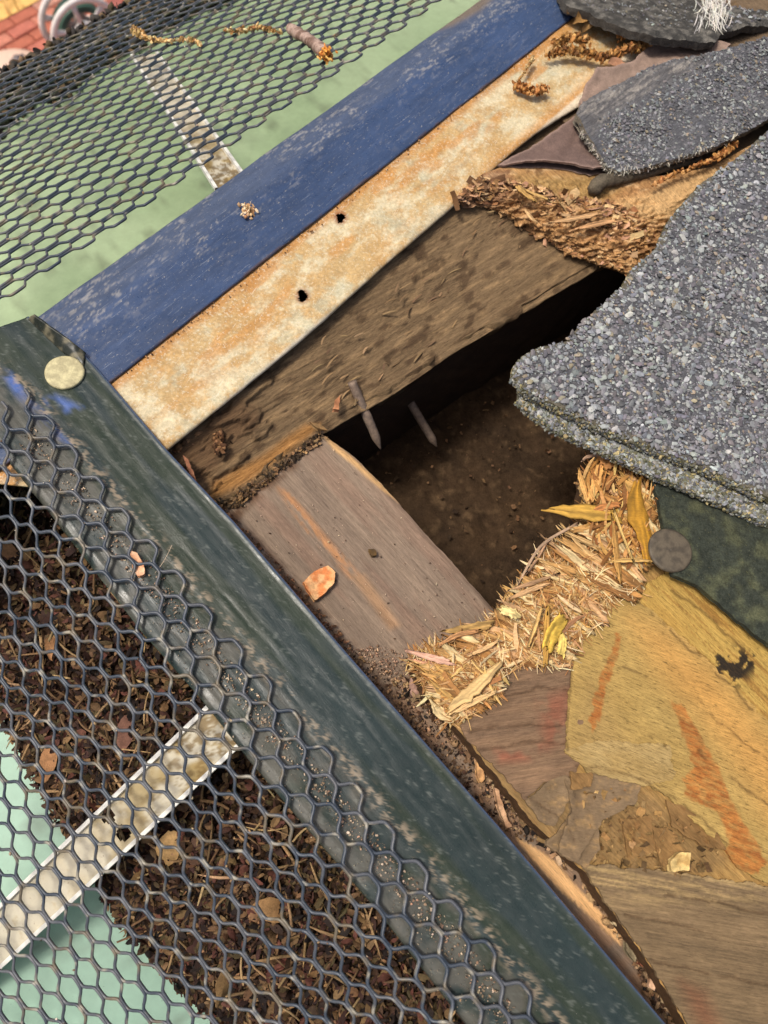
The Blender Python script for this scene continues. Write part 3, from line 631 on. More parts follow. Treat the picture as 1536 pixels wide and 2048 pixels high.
# ledger board under the rusty strip
Rl = [(200, 1010), (335, 900), (470, 793), (600, 685), (700, 595), (800, 506), (900, 421), (1000, 328), (1080, 261), (1160, 215), (1300, 130), (1500, 20)]
Ll = [(290, 1110), (400, 1052), (470, 1003), (555, 938), (650, 866), (715, 830), (777, 797), (850, 749), (900, 713), (1000, 655), (1110, 590), (1230, 520), (1380, 430), (1600, 300)]
A = resample(row(Rl, -5.0), 200); A = A + oB * .008; Bl = resample(row(Ll, -17), 200)
def d_led(px, py, x, y, U, V):
    a, c = along(x, y, EL); h = (ridge(a / 34, c / 1.1, 4, 61) - .6) * .8 + (fbm(a / 7, c / .6, 4, 62) - .5) * .5 + (fbm(a / 30, c / 8, 3, 63) - .5) * 1.2
    h = h - 1.6 * sstep(.52, .62, fbm(a / 9, c / 3, 4, 64)) * sstep(640, 480, px)
    return np.minimum(h, 1.0 + 6 * V) * sstep(0, .16, V)
ledger = thing('ledger_board', at(800, 640, -.012), 'rotten brown ledger board under the rusty flashing along the hole', 'board')
P = loft([A, A * .55 + Bl * .45 + [0, 0, -.0005], Bl, Bl + oB * .004 + [0, 0, -.005]], 520, 90, d_led, vpos=[0, .42, .92, 1])
if grid_normals(P)[..., 2].mean() < 0: P = P[:, ::-1]
def c_led(px, py, x, y):
    a, c = along(x, y, EL)
    C = mix(g3(px, 136, 112, 82), g3(px, 108, 88, 64), fbm(a / 14, c / 3, 4, 65)); C = mix(C, g3(px, 156, 128, 92), sstep(.55, .75, fbm(a / 10, c / 1.4, 4, 66)) * .7)
    C = mix(C, g3(px, 70, 52, 36), sstep(.58, .72, fbm(a / 7, c / 3, 4, 67)) * .7)
    C = mix(C, g3(px, 178, 128, 72), soft(px, py, [(420, 1000), (425, 965), (520, 915), (610, 850), (640, 850), (600, 885), (500, 960)], 10) * .85)
    C = mix(C, g3(px, 96, 70, 48), soft(px, py, [(300, 920), (480, 790), (520, 830), (470, 900), (420, 960), (380, 1010)], 26) * .7)
    return C
addgrid('board', ledger, m_rot, P, c_led, 3)
# face of the lower board and the floor of the cavity
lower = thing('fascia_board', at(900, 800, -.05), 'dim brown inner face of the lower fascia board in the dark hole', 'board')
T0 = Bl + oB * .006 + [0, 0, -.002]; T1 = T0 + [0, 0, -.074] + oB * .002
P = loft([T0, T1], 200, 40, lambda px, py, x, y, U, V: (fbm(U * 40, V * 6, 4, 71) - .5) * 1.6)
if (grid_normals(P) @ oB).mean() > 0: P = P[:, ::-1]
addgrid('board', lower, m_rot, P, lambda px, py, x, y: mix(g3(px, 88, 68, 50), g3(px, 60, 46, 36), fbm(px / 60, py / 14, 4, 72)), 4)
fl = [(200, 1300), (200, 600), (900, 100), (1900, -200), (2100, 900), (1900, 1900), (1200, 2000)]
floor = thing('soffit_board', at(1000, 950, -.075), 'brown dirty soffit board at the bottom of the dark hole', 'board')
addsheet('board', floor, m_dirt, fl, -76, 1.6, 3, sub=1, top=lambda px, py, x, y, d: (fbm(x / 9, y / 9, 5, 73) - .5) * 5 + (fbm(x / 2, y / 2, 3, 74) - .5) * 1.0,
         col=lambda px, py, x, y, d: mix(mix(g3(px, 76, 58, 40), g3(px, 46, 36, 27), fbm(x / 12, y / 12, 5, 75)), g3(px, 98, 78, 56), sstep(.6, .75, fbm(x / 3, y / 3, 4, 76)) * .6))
# unseen boards added under the roof to keep the cavity dark
for k, (p0, p1, lab) in enumerate((((1560, 150), (1800, 1500), 'unseen board added to darken the right end of the roof cavity'), ((1800, 1450), (1150, 1560), 'unseen board added under the torn plywood to darken the cavity'))):
    a_, b_ = at(*p0, -.04), at(*p1, -.04); d_ = (b_ - a_); Ln = np.linalg.norm(d_); d_ /= Ln; s_ = np.cross(d_, [0, 0, 1.0])
    j = thing('cavity_shade_board', (a_ + b_) / 2, lab, 'cavity_shade_board'); v, f = box(Ln, .02, .066, .03); v = v @ np.array([d_, s_, [0, 0, 1.0]]) + (a_ + b_) / 2 + [0, 0, -.036]
    add_mesh('timber', v, f, m_rot, np.tile(S(100, 78, 56), (len(v), 1)), j, smooth=False)
# plank beside the dark strip
plank = thing('rafter_plank', at(750, 1100, -.014), 'grey brown weathered plank end beside the dark strip at the hole', 'plank')
pl = [(640, 864), (655, 872), (700, 905), (760, 962), (870, 1085), (985, 1212), (1100, 1340), (1300, 1570), (1560, 1870), (1600, 2190), (1250, 2190), (900, 1720), (600, 1380), (380, 1110), (420, 1040), (470, 1000), (555, 935)]
def c_plank(px, py, x, y, d):
    a, c = along(x, y, ED); c0 = c - (at(720, 1060, 0) @ np.array([-math.sin(ED), math.cos(ED), 0])) * 1e3
    C = mix(g3(px, 146, 126, 106), g3(px, 114, 98, 84), fbm(a / 40, c / 4, 4, 81)); C = mix(C, g3(px, 134, 106, 88), sstep(.5, .75, fbm(a / 50 + 5, c / 5, 3, 82)) * .5)
    C = mix(C, g3(px, 176, 126, 84), soft(px, py, [(555, 975), (580, 985), (640, 1060), (720, 1150), (700, 1155), (610, 1060)], 9) * sstep(.35, .55, fbm(a / 12, c / 1.2, 3, 83)) * .9)
    C = mix(C, g3(px, 170, 130, 92), soft(px, py, [(700, 1150), (730, 1150), (800, 1250), (780, 1260)], 9) * .6)
    edge = soft(px, py, [(640, 862), (656, 870), (760, 962), (800, 1005), (770, 985), (700, 925), (668, 900)], 3)
    C = mix(C, g3(px, 206, 164, 110), edge * .9)
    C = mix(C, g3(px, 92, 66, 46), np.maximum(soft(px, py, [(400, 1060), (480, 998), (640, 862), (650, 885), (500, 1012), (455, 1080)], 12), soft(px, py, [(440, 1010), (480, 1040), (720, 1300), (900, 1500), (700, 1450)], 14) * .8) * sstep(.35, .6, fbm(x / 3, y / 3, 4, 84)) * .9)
    C = mix(C, g3(px, 150, 118, 92), soft(px, py, [(820, 1330), (860, 1400), (1100, 1690), (1260, 1880), (1400, 2100), (1300, 2100), (1000, 1680), (790, 1400)], 20) * sstep(.3, .6, fbm(x / 4, y / 4, 4, 85)) * .8)
    C = mix(C, g3(px, 226, 178, 122), soft(px, py, [(1030, 1672), (1060, 1690), (1110, 1722), (1150, 1770), (1205, 1828), (1243, 1858), (1243, 1892), (1200, 1850), (1120, 1780), (1060, 1715)], 2.5) * .97)
    return C
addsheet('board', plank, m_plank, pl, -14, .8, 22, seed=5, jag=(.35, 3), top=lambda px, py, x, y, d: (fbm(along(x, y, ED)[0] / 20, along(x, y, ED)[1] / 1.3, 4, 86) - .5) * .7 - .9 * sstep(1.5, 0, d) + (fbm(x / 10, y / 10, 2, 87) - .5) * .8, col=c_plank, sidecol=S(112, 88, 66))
# two nails sticking out into the hole
def spike(p0, z0, p1, z1, label, r=.00135, bend=None):
    a, b = at(*p0, z0 * .001), at(*p1, z1 * .001); d = b - a; t = thing('nail', a, label, 'nail', None)
    m_ = (a + b) / 2 + (np.array(bend) if bend else 0); q = smoothline([a - d * .25, a, m_, b], 24); q[-1] = b
    rad = np.r_[np.full(19, r), r * np.array([.98, .8, .55, .3, .08])]; rad = rad * RNG.normal(1, .04, 24); V, F = tube(q, rad, 10)
    C = mix(np.broadcast_to(S(112, 98, 88), (len(V), 3)), np.broadcast_to(S(150, 128, 108), (len(V), 3)), fbm(V[:, 0] * 900, V[:, 2] * 900 + V[:, 1] * 500, 3, 5)); add_mesh('nail_shank', V, F, mat('rusted_steel', None, .7, .4, .2, noise=[(1.2, 1.2, 0, .6, 1.2)], bump=[(.7, .7, 0, .15)]), C, t)
spike((716, 792), -15, (762, 900), -30, 'longer rusty nail point sticking out of the ledger board', .0016, (0, 0, .0006))
spike((832, 824), -46, (874, 894), -58, 'second dim rusty nail point deeper in the hole', .0017)

# ================================================================== torn plywood sheathing, lower right
def wmat(name, ang, al=9, ac=.55, lo=.6, hi=1.22, dash=.0, dashcol=S(96, 70, 34), b=.22):
    sp = [(2.4, .36, ang, .58, .05, dashcol, dash), (7, .22, ang, .62, .04, dashcol, dash * .8)] if dash else [(9, .25, ang, .62, .05, S(64, 48, 34), .6)]
    return mat(name, None, .82, .22, noise=[(al, ac, ang, lo, hi), (1.6, .4, ang, .8, 1.16), (20, 12, ang, .86, 1.12)], bump=[(al * .8, ac, ang, b), (.6, .35, ang, .12)], specks=sp)
a_y = iang(1200, 1400, 1300, 1440); a_r = iang(950, 1450, 1120, 1425); a_g = iang(1200, 1800, 1536, 1860); a_u = iang(1300, 1200, 1500, 1390)
m_core = wmat('plywood_core', a_u, 8, .7, .55, 1.25, .5, S(110, 70, 34)); m_yel = wmat('yellow_veneer', a_y, 5, .42, .64, 1.2, .75, S(98, 76, 40), .24); m_red = wmat('brown_veneer', a_r, 10, .45, .6, 1.2, b=.3); m_grey = wmat('grey_veneer', a_g, 12, .5, .58, 1.22, .0, b=.32)
m_up = wmat('golden_veneer', a_u, 7, .45, .66, 1.2, .6, S(84, 62, 28), .26); m_flake = wmat('grey_flake', a_g, 2, .7, .74, 1.16, .0, b=.18)
ply = thing('plywood_sheathing', at(1250, 1500, -.003), 'torn yellow plywood roof sheathing with shredded edge at the lower right', 'plywood')
PO = [(820, 1318), (860, 1400), (935, 1480), (1060, 1640), (1130, 1705), (1170, 1745), (1250, 1860), (1345, 2000), (1450, 2190), (1800, 2190), (1800, 1400), (1560, 1310), (1500, 1240), (1440, 1120), (1400, 1010), (1310, 945), (1262, 915), (1205, 906), (1172, 940), (1165, 1000), (1150, 1052), (1090, 1096), (1050, 1150), (1012, 1190), (992, 1230), (930, 1262), (855, 1290)]
TORN = [(810, 1318), (850, 1285), (930, 1262), (990, 1228), (1012, 1190), (1050, 1150), (1090, 1096), (1150, 1052), (1165, 1000), (1172, 940), (1205, 900), (1262, 910), (1310, 985), (1322, 1060), (1310, 1110), (1270, 1150), (1290, 1190), (1220, 1215), (1190, 1260), (1150, 1290), (1140, 1340), (1060, 1330), (1010, 1345), (1000, 1385), (960, 1420), (905, 1452), (850, 1385)]
tear = [(860, 1400), (820, 1318), (855, 1290), (930, 1262), (992, 1230), (1012, 1190), (1050, 1150), (1090, 1096), (1150, 1052), (1165, 1000), (1172, 940), (1205, 906), (1262, 915)]
a_t = iang(1100, 1300, 1010, 1235)
def t_core(px, py, x, y, d):
    t = soft(px, py, TORN, 30); dt = dline(px, py, tear)
    h = -4.2 * t * sstep(110, 0, dt) + t * ((ridge(along(x, y, a_t)[0] / 8, along(x, y, a_t)[1] / 3, 4, 91) - .6) * 3.0 + (ridge(along(x, y, a_t)[0] / 6, along(x, y, a_t)[1] / .9, 3, 92) - .6) * 1.6)
    m_ = soft(px, py, [(1130, 1590), (1250, 1560), (1400, 1640), (1460, 1720), (1400, 1755), (1180, 1730)], 14)
    return h + (1 - t) * (fbm(x / 12, y / 12, 3, 93) - .5) * .5 + m_ * (fbm(x / 3, y / 3, 4, 94) - .5) * 2.0
def c_core(px, py, x, y, d):
    a, c = along(x, y, a_u); t = soft(px, py, TORN, 20)
    C = mix(g3(px, 178, 142, 84), g3(px, 150, 116, 66), fbm(a / 8, c / 2, 4, 95)); C = mix(C, g3(px, 120, 100, 72), soft(px, py, [(900, 1440), (1130, 1500), (1160, 1720), (1060, 1640)], 30) * .7)
    C = mix(C, g3(px, 128, 102, 66), soft(px, py, [(1130, 1590), (1250, 1560), (1400, 1640), (1460, 1720), (1400, 1755), (1180, 1730)], 20) * .75)
    aa, ac = along(x, y, a_t); st = fbm(aa / 6, ac / .45, 4, 96, .65)
    T = mix(g3(px, 214, 172, 110), g3(px, 172, 122, 66), sstep(.3, .7, st)); T = mix(T, g3(px, 226, 192, 130), sstep(.55, .7, fbm(aa / 5, ac / 1.2, 4, 97)) * .7); T = mix(T, g3(px, 196, 150, 122), sstep(.5, .65, fbm(x / 5, y / 5, 4, 98)) * soft(px, py, [(800, 1300), (1000, 1240), (1060, 1160), (1010, 1360), (880, 1420)], 30) * .6)
    T = mix(T, g3(px, 112, 70, 36), sstep(.56, .68, fbm(aa / 4, ac / .8, 5, 99, .6)) * .75)
    return mix(C, T, t)
addsheet('core', ply, m_core, PO, -4, .75, 6.5, seed=9, jag=(.7, 2), top=t_core, col=c_core, sidecol=S(84, 62, 42), sub=4)
CRACK_SHADOW_LINES = [[(1240, 1168), (1300, 1226), (1362, 1280), (1422, 1330), (1482, 1392), (1545, 1450)], [(1332, 1176), (1398, 1216), (1452, 1268), (1505, 1316)], [(1168, 1262), (1146, 1330), (1138, 1400), (1133, 1500)], [(1290, 1562), (1362, 1606), (1410, 1645), (1456, 1692)], [(1400, 1500), (1450, 1548), (1540, 1610)],  # cracks, plus a shadow line drawn dark along the yellow veneer's left edge
          [(1210, 1320), (1290, 1352)], [(1150, 1530), (1240, 1545), (1290, 1562)], [(940, 1462), (1040, 1448), (1120, 1450)], [(960, 1500), (1060, 1484), (1130, 1486)], [(1010, 1392), (1080, 1374), (1140, 1380)], [(1250, 1828), (1330, 1842), (1420, 1870)], [(1300, 1920), (1400, 1940), (1536, 1975)], [(1330, 1790), (1440, 1806), (1536, 1830)], [(1400, 1400), (1470, 1470), (1540, 1520)], [(1250, 1440), (1330, 1490)], [(1060, 1600), (1130, 1640), (1150, 1690)]]
def crack_shadow_mask(px, py, w):
    wx = 14 * (fbm(px / 30, py / 30, 4, 301) - .5); wy = 14 * (fbm(px / 30, py / 30, 4, 302) - .5); m = np.zeros(np.shape(px))
    for k, L_ in enumerate(CRACK_SHADOW_LINES): m = np.maximum(m, np.exp(-(dline(px + wx, py + wy, L_) / w) ** 2) * sstep(.25, .5, fbm(px / 22, py / 22, 3, 310 + k)))
    return m
def veneer(name, m, out, z, col, thick=.6, label=None, seed=0, sp=.48, amp=.4, jag=(.9, 1.6), curl=None, tilt=(0, 0)):
    def top(px, py, x, y, d): return (fbm(x / 9, y / 9, 3, seed + 101) - .5) * amp * 2 + (fbm(x / 2, y / 2, 3, seed + 102) - .5) * amp * .6 - .32 * crack_shadow_mask(px, py, 3.5) + (curl(px, py, d) if curl else 0)
    cc_ = lambda px, py, x, y, d: mix(col(px, py, x, y, d), g3(px, 66, 44, 26), np.clip(crack_shadow_mask(px, py, 2.6), 0, 1) * .6)
    o = addsheet(name, ply, m, out, z, sp, thick, seed=seed, jag=jag, top=top, col=cc_, tilt=tilt)
    if label: o['label'] = label
    return o
veneer('veneer', m_red, [(1000, 1348), (1060, 1325), (1110, 1318), (1160, 1330), (1170, 1500), (1150, 1550), (1085, 1568), (1052, 1602), (1000, 1545), (935, 1478), (918, 1450), (960, 1425), (1000, 1402)], -3.1, 
       lambda px, py, x, y, d: mix(mix(g3(px, 142, 112, 84), g3(px, 112, 90, 70), fbm(along(x, y, a_r)[0] / 20, along(x, y, a_r)[1] / 2, 4, 111)), g3(px, 150, 84, 62), np.maximum(soft(px, py, [(1080, 1400), (1140, 1380), (1130, 1470), (1090, 1500)], 22), soft(px, py, [(990, 1500), (1090, 1485), (1080, 1520), (1000, 1525)], 12)) * .6 * sstep(.3, .6, fbm(x / 4, y / 4, 4, 112))), label='reddish grey weathered veneer', seed=1)
OR1 = [(1233, 1262), (1243, 1272), (1224, 1345), (1208, 1400), (1196, 1450), (1184, 1466), (1180, 1440), (1192, 1390), (1205, 1345), (1222, 1300)]
OR2 = [(1346, 1408), (1366, 1410), (1400, 1470), (1440, 1540), (1462, 1600), (1490, 1650), (1515, 1690), (1530, 1722), (1518, 1748), (1480, 1742), (1440, 1756), (1395, 1742), (1390, 1718), (1430, 1700), (1460, 1690), (1448, 1650), (1430, 1620), (1375, 1598), (1370, 1560), (1385, 1530), (1365, 1470)]
def c_yel(px, py, x, y, d):
    a, c = along(x, y, a_y); C = mix(g3(px, 184, 154, 90), g3(px, 160, 130, 72), fbm(a / 14, c / 6, 4, 113)); C = mix(C, g3(px, 196, 146, 78), soft(px, py, [(1260, 1240), (1330, 1260), (1420, 1330), (1560, 1490), (1700, 1700), (1540, 1640), (1400, 1440), (1310, 1330)], 50) * .8)
    C = mix(C, g3(px, 150, 122, 76), soft(px, py, [(1130, 1500), (1180, 1350), (1250, 1480), (1330, 1600), (1280, 1580)], 40) * .55)
    n_ = 26 * (fbm(px / 14, py / 14, 5, 114, .65) - .5)
    o_ = np.maximum(soft(px + n_, py - n_, OR1, 2.5), soft(px + n_, py + n_, OR2, 3)); 
    return mix(C, mix(g3(px, 186, 120, 58), g3(px, 150, 86, 38), sstep(.3, .7, fbm(a / 3, c / .8, 4, 115))), o_ * (.5 + .42 * sstep(.3, .6, fbm(a / 2, c / .7, 4, 125))))
veneer('veneer', m_yel, [(1160, 1285), (1190, 1262), (1215, 1220), (1262, 1190), (1322, 1236), (1420, 1325), (1520, 1425), (1760, 1600), (1760, 1830), (1536, 1768), (1480, 1738), (1440, 1690), (1360, 1612), (1292, 1566), (1180, 1536), (1132, 1506), (1136, 1400), (1148, 1330)], -2.7, c_yel, .6, 'yellow veneer with two orange streaks', seed=2, amp=.35)
veneer('veneer', m_yel, [(1128, 1500), (1200, 1480), (1340, 1490), (1350, 1560), (1290, 1572), (1180, 1545)], -2.4, lambda px, py, x, y, d: mix(g3(px, 178, 152, 100), g3(px, 154, 126, 74), fbm(x / 5, y / 3, 4, 133)), .7, seed=12, amp=.4)
def c_up(px, py, x, y, d):
    a, c = along(x, y, a_u); C = mix(g3(px, 190, 158, 84), g3(px, 168, 130, 64), fbm(a / 15, c / 4, 4, 116)); C = mix(C, g3(px, 140, 98, 46), sstep(.56, .66, fbm(a / 18, c / 1.1, 4, 137, .6)) * .7)
    n_ = fbm(px / 16, py / 16, 5, 117); C = mix(C, g3(px, 44, 36, 26), sstep(.47, .53, n_) * soft(px, py, [(1420, 1310), (1450, 1290), (1515, 1300), (1520, 1335), (1470, 1380), (1430, 1365)], 16))
    return C
veneer('veneer', m_up, [(1295, 1165), (1340, 1140), (1380, 1150), (1440, 1205), (1560, 1308), (1760, 1410), (1760, 1640), (1570, 1490), (1510, 1424), (1426, 1340), (1378, 1292), (1320, 1245), (1280, 1205)], -3.0, c_up, .6, 'bright yellow veneer with a black mould spot', seed=3, amp=.35)
veneer('veneer', m_grey, [(1160, 1725), (1250, 1735), (1340, 1742), (1450, 1760), (1536, 1772), (1760, 1800), (1760, 2190), (1455, 2190), (1350, 2000), (1255, 1862), (1185, 1765)], -3.0,
       lambda px, py, x, y, d: mix(mix(mix(g3(px, 140, 116, 84), g3(px, 106, 88, 64), fbm(along(x, y, a_g)[0] / 30, along(x, y, a_g)[1] / 3.5, 4, 118)), g3(px, 176, 148, 100), sstep(1840, 1760, py) * sstep(.4, .65, fbm(along(x, y, a_g)[0] / 12, along(x, y, a_g)[1] / 1.2, 5, 128, .7)) * .8), g3(px, 120, 66, 44), soft(px, py, [(1360, 1960), (1410, 1985), (1450, 2070), (1400, 2060)], 22) * .5), 1.0, 'wide grey brown weathered veneer', seed=4, amp=.5)
fc = lambda px, py, x, y, d: mix(mix(g3(px, 134, 112, 84), g3(px, 114, 94, 70), fbm(x / 4, y / 4, 4, 119)), g3(px, 160, 128, 84), sstep(.56, .7, fbm(x / 3, y / 1.5, 5, 129, .7)) * .6)
FL = [[(1052, 1602), (1095, 1562), (1132, 1548), (1150, 1572), (1108, 1655), (1080, 1645)], [(1128, 1556), (1200, 1546), (1282, 1560), (1268, 1606), (1205, 1640), (1150, 1722), (1110, 1704), (1142, 1622)],
      [(1090, 1690), (1130, 1640), (1190, 1640), (1200, 1700), (1168, 1738), (1135, 1712)], [(1240, 1640), (1300, 1630), (1310, 1700), (1255, 1720)], [(1300, 1650), (1345, 1660), (1370, 1712), (1320, 1735)], [(1330, 1600), (1420, 1640), (1450, 1700), (1400, 1690), (1340, 1650)], [(1140, 1545), (1180, 1548), (1178, 1575), (1140, 1580)]]
for k, q in enumerate(FL): veneer('wood_flake', m_flake if k < 3 else m_core, q, [-3.3, -2.9, -3.5, -3.8, -3.6, -3.2, -2.9][k], fc if k < 3 else (lambda px, py, x, y, d: mix(g3(px, 150, 116, 70), g3(px, 118, 88, 52), fbm(x / 2, y / 2, 4, 121))), .7, seed=20 + k, sp=.7, amp=.7, jag=(.8, 2), curl=lambda px, py, d: .8 * sstep(3, 0, d), tilt=(RNG.normal(0, .05), RNG.normal(0, .05)))
# splinters along the tear: parts for the largest, the rest joined
def torn_dirs(p):
    tl = resample(np.array(tear, float), 120); i = np.argmin(((p[:, None] - tl[None]) ** 2).sum(-1), 1); tg = np.gradient(tl, axis=0)[i]; nrm = np.stack([tg[:, 1], -tg[:, 0]], -1); nrm /= np.linalg.norm(nrm, axis=1, keepdims=True)
    return nrm, np.sqrt(((p - tl[i]) ** 2).sum(1))
SPAL = [(208, 170, 114), (194, 150, 92), (174, 126, 72), (220, 194, 144), (146, 104, 62), (202, 162, 118), (186, 142, 94), (206, 170, 106), (164, 116, 68), (230, 206, 158)]
m_spl = mat('splinter_wood', None, .8, .25, noise=[(2, .6, 0, .7, 1.2)])
def splints(n, lo, hi, wlo, whi, spread, zlo, zhi, poly=TORN):
    p = pts_in(poly, n); nr, dd = torn_dirs(p); ang = np.where(RNG.random(n) < .65, RNG.normal(0, spread, n), RNG.normal(1.4, .5, n)); c, s = np.cos(ang), np.sin(ang)
    d2 = np.stack([nr[:, 0] * c - nr[:, 1] * s, nr[:, 0] * s + nr[:, 1] * c], -1); z = RNG.uniform(zlo, zhi, n) - 3.5 * sstep(90, 0, dd)
    P0 = at(p[:, 0], p[:, 1], z * .001); P1 = at(p[:, 0] + d2[:, 0] * 10, p[:, 1] + d2[:, 1] * 10, z * .001); d3 = P1 - P0; d3 /= np.linalg.norm(d3, axis=1, keepdims=True); d3[:, 2] += RNG.normal(.05, .22, n)
    return P0, dirs_to_R(d3, RNG.uniform(-.9, .9, n)), RNG.uniform(lo, hi, n) * RNG.uniform(.6, 1, n), RNG.uniform(wlo, whi, n), RNG.uniform(.2, .6, n), palette(SPAL, n, .14)
def fibres(n, lo, hi, wlo, whi, spread, zlo, zhi, th0, th1):
    P0, R_, ln, wd, th, cc = splints(n, lo, hi, wlo, whi, spread, zlo, zhi); return P0, R_, ln, wd, RNG.uniform(th0, th1, n), cc
V, F, C = sliver_mesh(*fibres(2200, 2, 9, .10, .28, .45, -3.2, -.6, .12, .3)); tag(add_mesh('wood_fibres', V, F, m_spl, C, ply, smooth=False), kind='stuff')
V, F, C = sliver_mesh(*fibres(700, 3, 11, .25, .8, .3, -4.4, -1.6, .2, .5)); tag(add_mesh('wood_fibres', V, F, m_spl, C, ply, smooth=False), kind='stuff')
P0, R_, ln, wd, th, cc = fibres(90, 6, 16, .5, 1.6, .3, -3.6, -.6, .25, .6)
def one_sliver(i, P0, R_, ln, wd, th, cc, name='splinter', par=None):
    V, F, C = sliver_mesh(P0[i:i + 1], R_[i:i + 1], ln[i:i + 1], wd[i:i + 1], th[i:i + 1], cc[i:i + 1]); return add_mesh(name, V, F, m_spl, C, par, smooth=False)
for i in range(len(ln)): one_sliver(i, P0, R_, ln, wd, th, cc, par=ply)
TUFT = [(1166, 930), (1200, 902), (1265, 915), (1312, 990), (1318, 1070), (1290, 1130), (1220, 1130), (1180, 1060)]
n = 330; p = pts_in(TUFT, n); P = at(p[:, 0], p[:, 1], RNG.uniform(-3.5, 1.8, n) * .001); d3 = at(p[:, 0] + 8 * np.cos(a_ := RNG.normal(-1.5, .55, n)), p[:, 1] + 8 * np.sin(a_), 0) - at(p[:, 0], p[:, 1], 0); d3 /= np.linalg.norm(d3, axis=1, keepdims=True); d3[:, 2] += RNG.normal(.25, .25, n)
V, F, C = sliver_mesh(P, dirs_to_R(d3, RNG.uniform(-.8, .8, n)), RNG.uniform(3, 10, n), RNG.uniform(.3, 1.3, n), RNG.uniform(.2, .5, n), palette([(194, 148, 84), (174, 122, 64), (206, 168, 104), (150, 100, 54), (186, 138, 82), (124, 82, 44)], n)); tag(add_mesh('wood_fibres', V, F, m_spl, C, ply, smooth=False), kind='stuff')
def shard(pts, z, w, th, col, name='splinter', par=None, taper=(.3, 1, 1, .15), roll=0, lab=None):
    """a flat sliver drawn along a line of photo points with heights z (mm); w mm wide"""
    P = row(pts, z); q = smoothline(P, 14) if len(P) > 2 else resample(P, 14); t = np.linspace(0, 1, 14); ww = np.interp(t, np.linspace(0, 1, len(taper)), taper) * w * .0005 * RNG.normal(1, .08, 14)
    T = np.gradient(q, axis=0); T /= np.linalg.norm(T, axis=1, keepdims=True); up = np.array([0, 0, 1.0]); sd_ = np.cross(T, up); sd_ /= np.linalg.norm(sd_, axis=1, keepdims=True); N = np.cross(sd_, T); c, s = math.cos(roll), math.sin(roll); sd2 = sd_ * c + N * s
    v = np.linspace(-1, 1, 8); ww2 = ww[None, :] * np.where(v[:, None] < 0, RNG.normal(1, .1, 14)[None], RNG.normal(1, .1, 14)[None]); G = q[None] + sd2[None] * (ww2[..., None] * v[:, None, None]) + N[None] * ((1 - v ** 2)[:, None, None] * .00022 + RNG.normal(0, .00013, (8, 1, 1)))
    sp_ = RNG.normal(0, .0011, (8, 2)) * min(1.0, np.linalg.norm(q[-1] - q[0]) / .018); G[:, 0] += T[0] * sp_[:, :1]; G[:, -1] += T[-1] * sp_[:, 1:]
    x, y = G[..., 0] * 1e3, G[..., 1] * 1e3; C = mix(g3(x, *[min(k * 1.06, 250) for k in col]), g3(x, *[k * .66 for k in col]), sstep(.3, .75, fbm(np.broadcast_to(v[:, None] * 5, x.shape), np.broadcast_to(t[None] * 2.5, x.shape), 4, int(pts[0][0]), .65)))
    V, F = gsolid(G, th); o = add_mesh(name, V, F, m_spl, np.r_[C.reshape(-1, 3), C.reshape(-1, 3) * .9], par)
    if lab: o['label'] = lab
    return o
